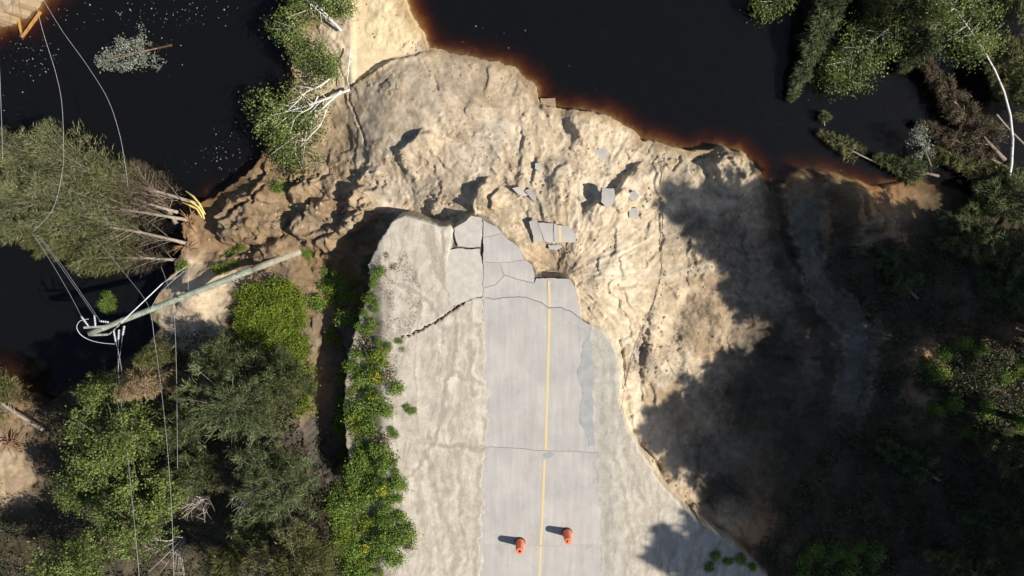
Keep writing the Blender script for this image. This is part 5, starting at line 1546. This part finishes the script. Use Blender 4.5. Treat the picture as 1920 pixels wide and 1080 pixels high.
for i, (u, v) in enumerate([(1340, 1040), (1365, 1050), (1390, 1045), (1410, 1062), (1330, 1062)]):
    x, y, z = hit(u, v)
    put_bush('verge_bush', BG[i % 6], float(x), float(y), random.uniform(0.4, 0.6), i, 'small bush at the shaded lower tip of the right shoulder', 'bushes on the right verge')


# ------------------------------------------------------------------ uncountable cover and litter
def cover(name, polys, n, size, mat, seed, label, cat, hgt=0.25, blade=False):
    rg = np.random.default_rng(seed)
    PP = []
    for poly, share in polys:
        us = np.array([p[0] for p in poly]); vs = np.array([p[1] for p in poly])
        m = int(n * share * 2.2)
        u = rg.uniform(us.min(), us.max(), m); v = rg.uniform(vs.min(), vs.max(), m)
        k = inside(u, v, poly)
        u, v = u[k], v[k]
        clump = fbm(u / 40.0, v / 40.0, 3, seed)
        k = clump + rg.normal(size=len(u)) * 0.25 > -0.05
        x, y, z = hit(u[k], v[k])
        ok = z > WATER_Z + 0.02
        PP.append(np.stack([x[ok], y[ok], z[ok] + rg.uniform(0.02, hgt, ok.sum())], 1))
    P = np.concatenate(PP)[:n]
    if blade:
        D = unit(rg.normal(size=P.shape) * np.array((1, 1, 0.4)) + np.array((0, 0, 0.5)))
        V, F = blades(P - np.array((0, 0, 0.03)), D, size * rg.uniform(0.6, 1.5, len(P)), np.full(len(P), 0.02), rg)
    else:
        V, F = leaves(P, size, rg, 1.0)
    o = obj(name, foliage_mesh(name, V, F, 0.45 + rg.normal(size=len(P)) * 0.2, mat))
    return tag(o, label, cat, None, 'stuff')


left_floor = [(100, 760), (230, 700), (330, 620), (440, 620), (590, 770), (640, 870), (650, 1090), (-20, 1090), (-20, 980), (90, 940)]
right_floor = [(1560, 470), (1700, 440), (1930, 430), (1930, 1090), (1460, 1090), (1420, 1020), (1500, 900), (1600, 760), (1650, 640), (1600, 560)]
cover('undergrowth', [(left_floor, 0.45), (right_floor, 0.55)], 40000, 0.13, L_UNDER, 401, 'dim undergrowth covering the forest floor on both sides', 'undergrowth', 0.35)
cover('scrub', [([(1330, 700), (1480, 620), (1640, 760), (1600, 1000), (1440, 1020), (1300, 900)], 1.0)], 5000, 0.22, L_BROWN, 402, 'sparse twigs and low scrub on the shaded slope right of the road', 'scrub', 0.06, True)
cover('dry_grass', [([(690, 480), (760, 470), (800, 560), (760, 640), (740, 700), (690, 640), (680, 560)], 0.5), ([(1280, 560), (1400, 480), (1420, 620), (1340, 760), (1260, 760)], 0.5)], 5000, 0.12, L_DRY, 403, 'thin dry grass on the left shoulder and the sunny right slope', 'grass', 0.05, True)


def lumps(name, spots, mat, label, cat, seed):
    rg = random.Random(seed)
    m = MB()
    t = (1 + 5 ** .5) / 2
    ico = [Vector(v).normalized() for v in ((-1, t, 0), (1, t, 0), (-1, -t, 0), (1, -t, 0), (0, -1, t), (0, 1, t), (0, -1, -t), (0, 1, -t), (t, 0, -1), (t, 0, 1), (-t, 0, -1), (-t, 0, 1))]
    fc = [(0, 11, 5), (0, 5, 1), (0, 1, 7), (0, 7, 10), (0, 10, 11), (1, 5, 9), (5, 11, 4), (11, 10, 2), (10, 7, 6), (7, 1, 8), (3, 9, 4), (3, 4, 2), (3, 2, 6), (3, 6, 8), (3, 8, 9), (4, 9, 5), (2, 4, 11), (6, 2, 10), (8, 6, 7), (9, 8, 1)]
    for (x, y, z, r) in spots:
        a = rg.uniform(0, 6.28); ca, sa = math.cos(a), math.sin(a)
        sx, sy, sz = r * rg.uniform(.7, 1.4), r * rg.uniform(.6, 1.1), r * rg.uniform(.5, .9)
        V = []
        for v in ico:
            k = rg.uniform(0.75, 1.2)
            p = Vector((v.x * sx * k, v.y * sy * k, v.z * sz * k))
            V.append((x + p.x * ca - p.y * sa, y + p.x * sa + p.y * ca, z + p.z))
        m.add(V, fc)
    o = m.build(name, mat)
    return tag(o, label, cat, None, 'stuff')


rgc = random.Random(9)
spots = []
for cu, cv, su, sv, k, r0 in ((745, 305, 40, 20, 26, .06), (830, 380, 20, 10, 16, .08), (700, 330, 30, 12, 14, .06), (1060, 470, 30, 14, 30, .06), (1235, 365, 16, 30, 24, .06), (1225, 660, 12, 34, 40, .07), (1320, 470, 40, 30, 40, .05), (1150, 520, 60, 40, 40, .045),
                          (900, 150, 60, 30, 40, .05), (990, 350, 16, 20, 16, .07), (1370, 320, 40, 30, 30, .06), (600, 400, 70, 30, 60, .07), (1300, 640, 40, 80, 60, .05), (740, 60, 40, 30, 16, .04), (780, 88, 18, 8, 16, .05), (1250, 900, 30, 30, 24, .05), (900, 300, 120, 60, 80, .04), (1100, 330, 100, 50, 60, .045)):
    for _ in range(k):
        u = rgc.gauss(cu, su); v = rgc.gauss(cv, sv)
        x, y, z = (float(q) for q in hit(u, v))
        if z > WATER_Z + 0.02 and z < -0.25:
            spots.append((x, y, z, r0 * rgc.uniform(0.6, 1.9)))
lumps('soil_clods', spots, M_CLOD, 'small clods of soil and rubble strewn over the washout', 'soil', 5)

rgf = np.random.default_rng(77)
FV, FF = [], []
for cu, cv, su, sv, k in ((250, 25, 80, 16, 80), (60, 90, 36, 30, 90), (360, 20, 40, 22, 36), (410, 285, 24, 30, 50), (430, 330, 30, 20, 26), (915, 70, 30, 16, 8), (1090, 160, 40, 30, 14), (20, 190, 20, 20, 6), (300, 80, 40, 40, 30), (1570, 330, 60, 10, 8)):
    for _ in range(k):
        x, y = unp(rgf.normal(cu, su), rgf.normal(cv, sv), WATER_Z)
        if float(gz(x, y)) > WATER_Z - 0.05: continue
        r = abs(rgf.normal(0.0, 0.012)) + 0.007
        b = len(FV); a0 = rgf.uniform(0, 6)
        for j in range(6):
            a = a0 + j * math.pi / 3
            FV.append((x + math.cos(a) * r * rgf.uniform(.7, 1.3), y + math.sin(a) * r * rgf.uniform(.7, 1.3), WATER_Z + 0.006))
        FV.append((x, y, WATER_Z + 0.012 + r * 0.3))
        FF += [(b + j, b + (j + 1) % 6, b + 6) for j in range(6)]
tag(obj('foam', py_mesh('foam', FV, FF, (M_FOAM,))), 'scattered white foam flecks drifting on the dark water', 'foam', None, 'stuff')

# drowned timbers in the upper left corner
for a, b, lab in (((32, 20, WATER_Z + 0.10), (43, 72, WATER_Z - 0.12), 'orange timber slanting steeply in the shallow upper left corner'), ((76, 22, WATER_Z + 0.10), (42, 70, WATER_Z - 0.02), 'orange timber meeting the steep one in the upper left corner')):
    p = P3(*a); q = P3(*b)
    o = beam('drowned_timber', Vector((0, 0, 0)), q - p, 0.12, 0.14, M_ROT, None); o.location = p
    tag(o, lab, 'timber', 'drowned timbers')
# curved root stub on the right shoulder edge
x, y, z = (float(q) for q in hit(1300, 952))
o = MB().tube([(-0.35, -0.1, 0.0), (-0.25, 0.22, 0.12), (0.0, 0.32, 0.16), (0.25, 0.2, 0.1), (0.36, -0.05, -0.05)], [0.03, 0.05, 0.055, 0.05, 0.03], 6).build('curved_root', M_ROOT, None, True, (x, y, z))
tag(o, 'curved brown root arching out of the right shoulder edge', 'root')
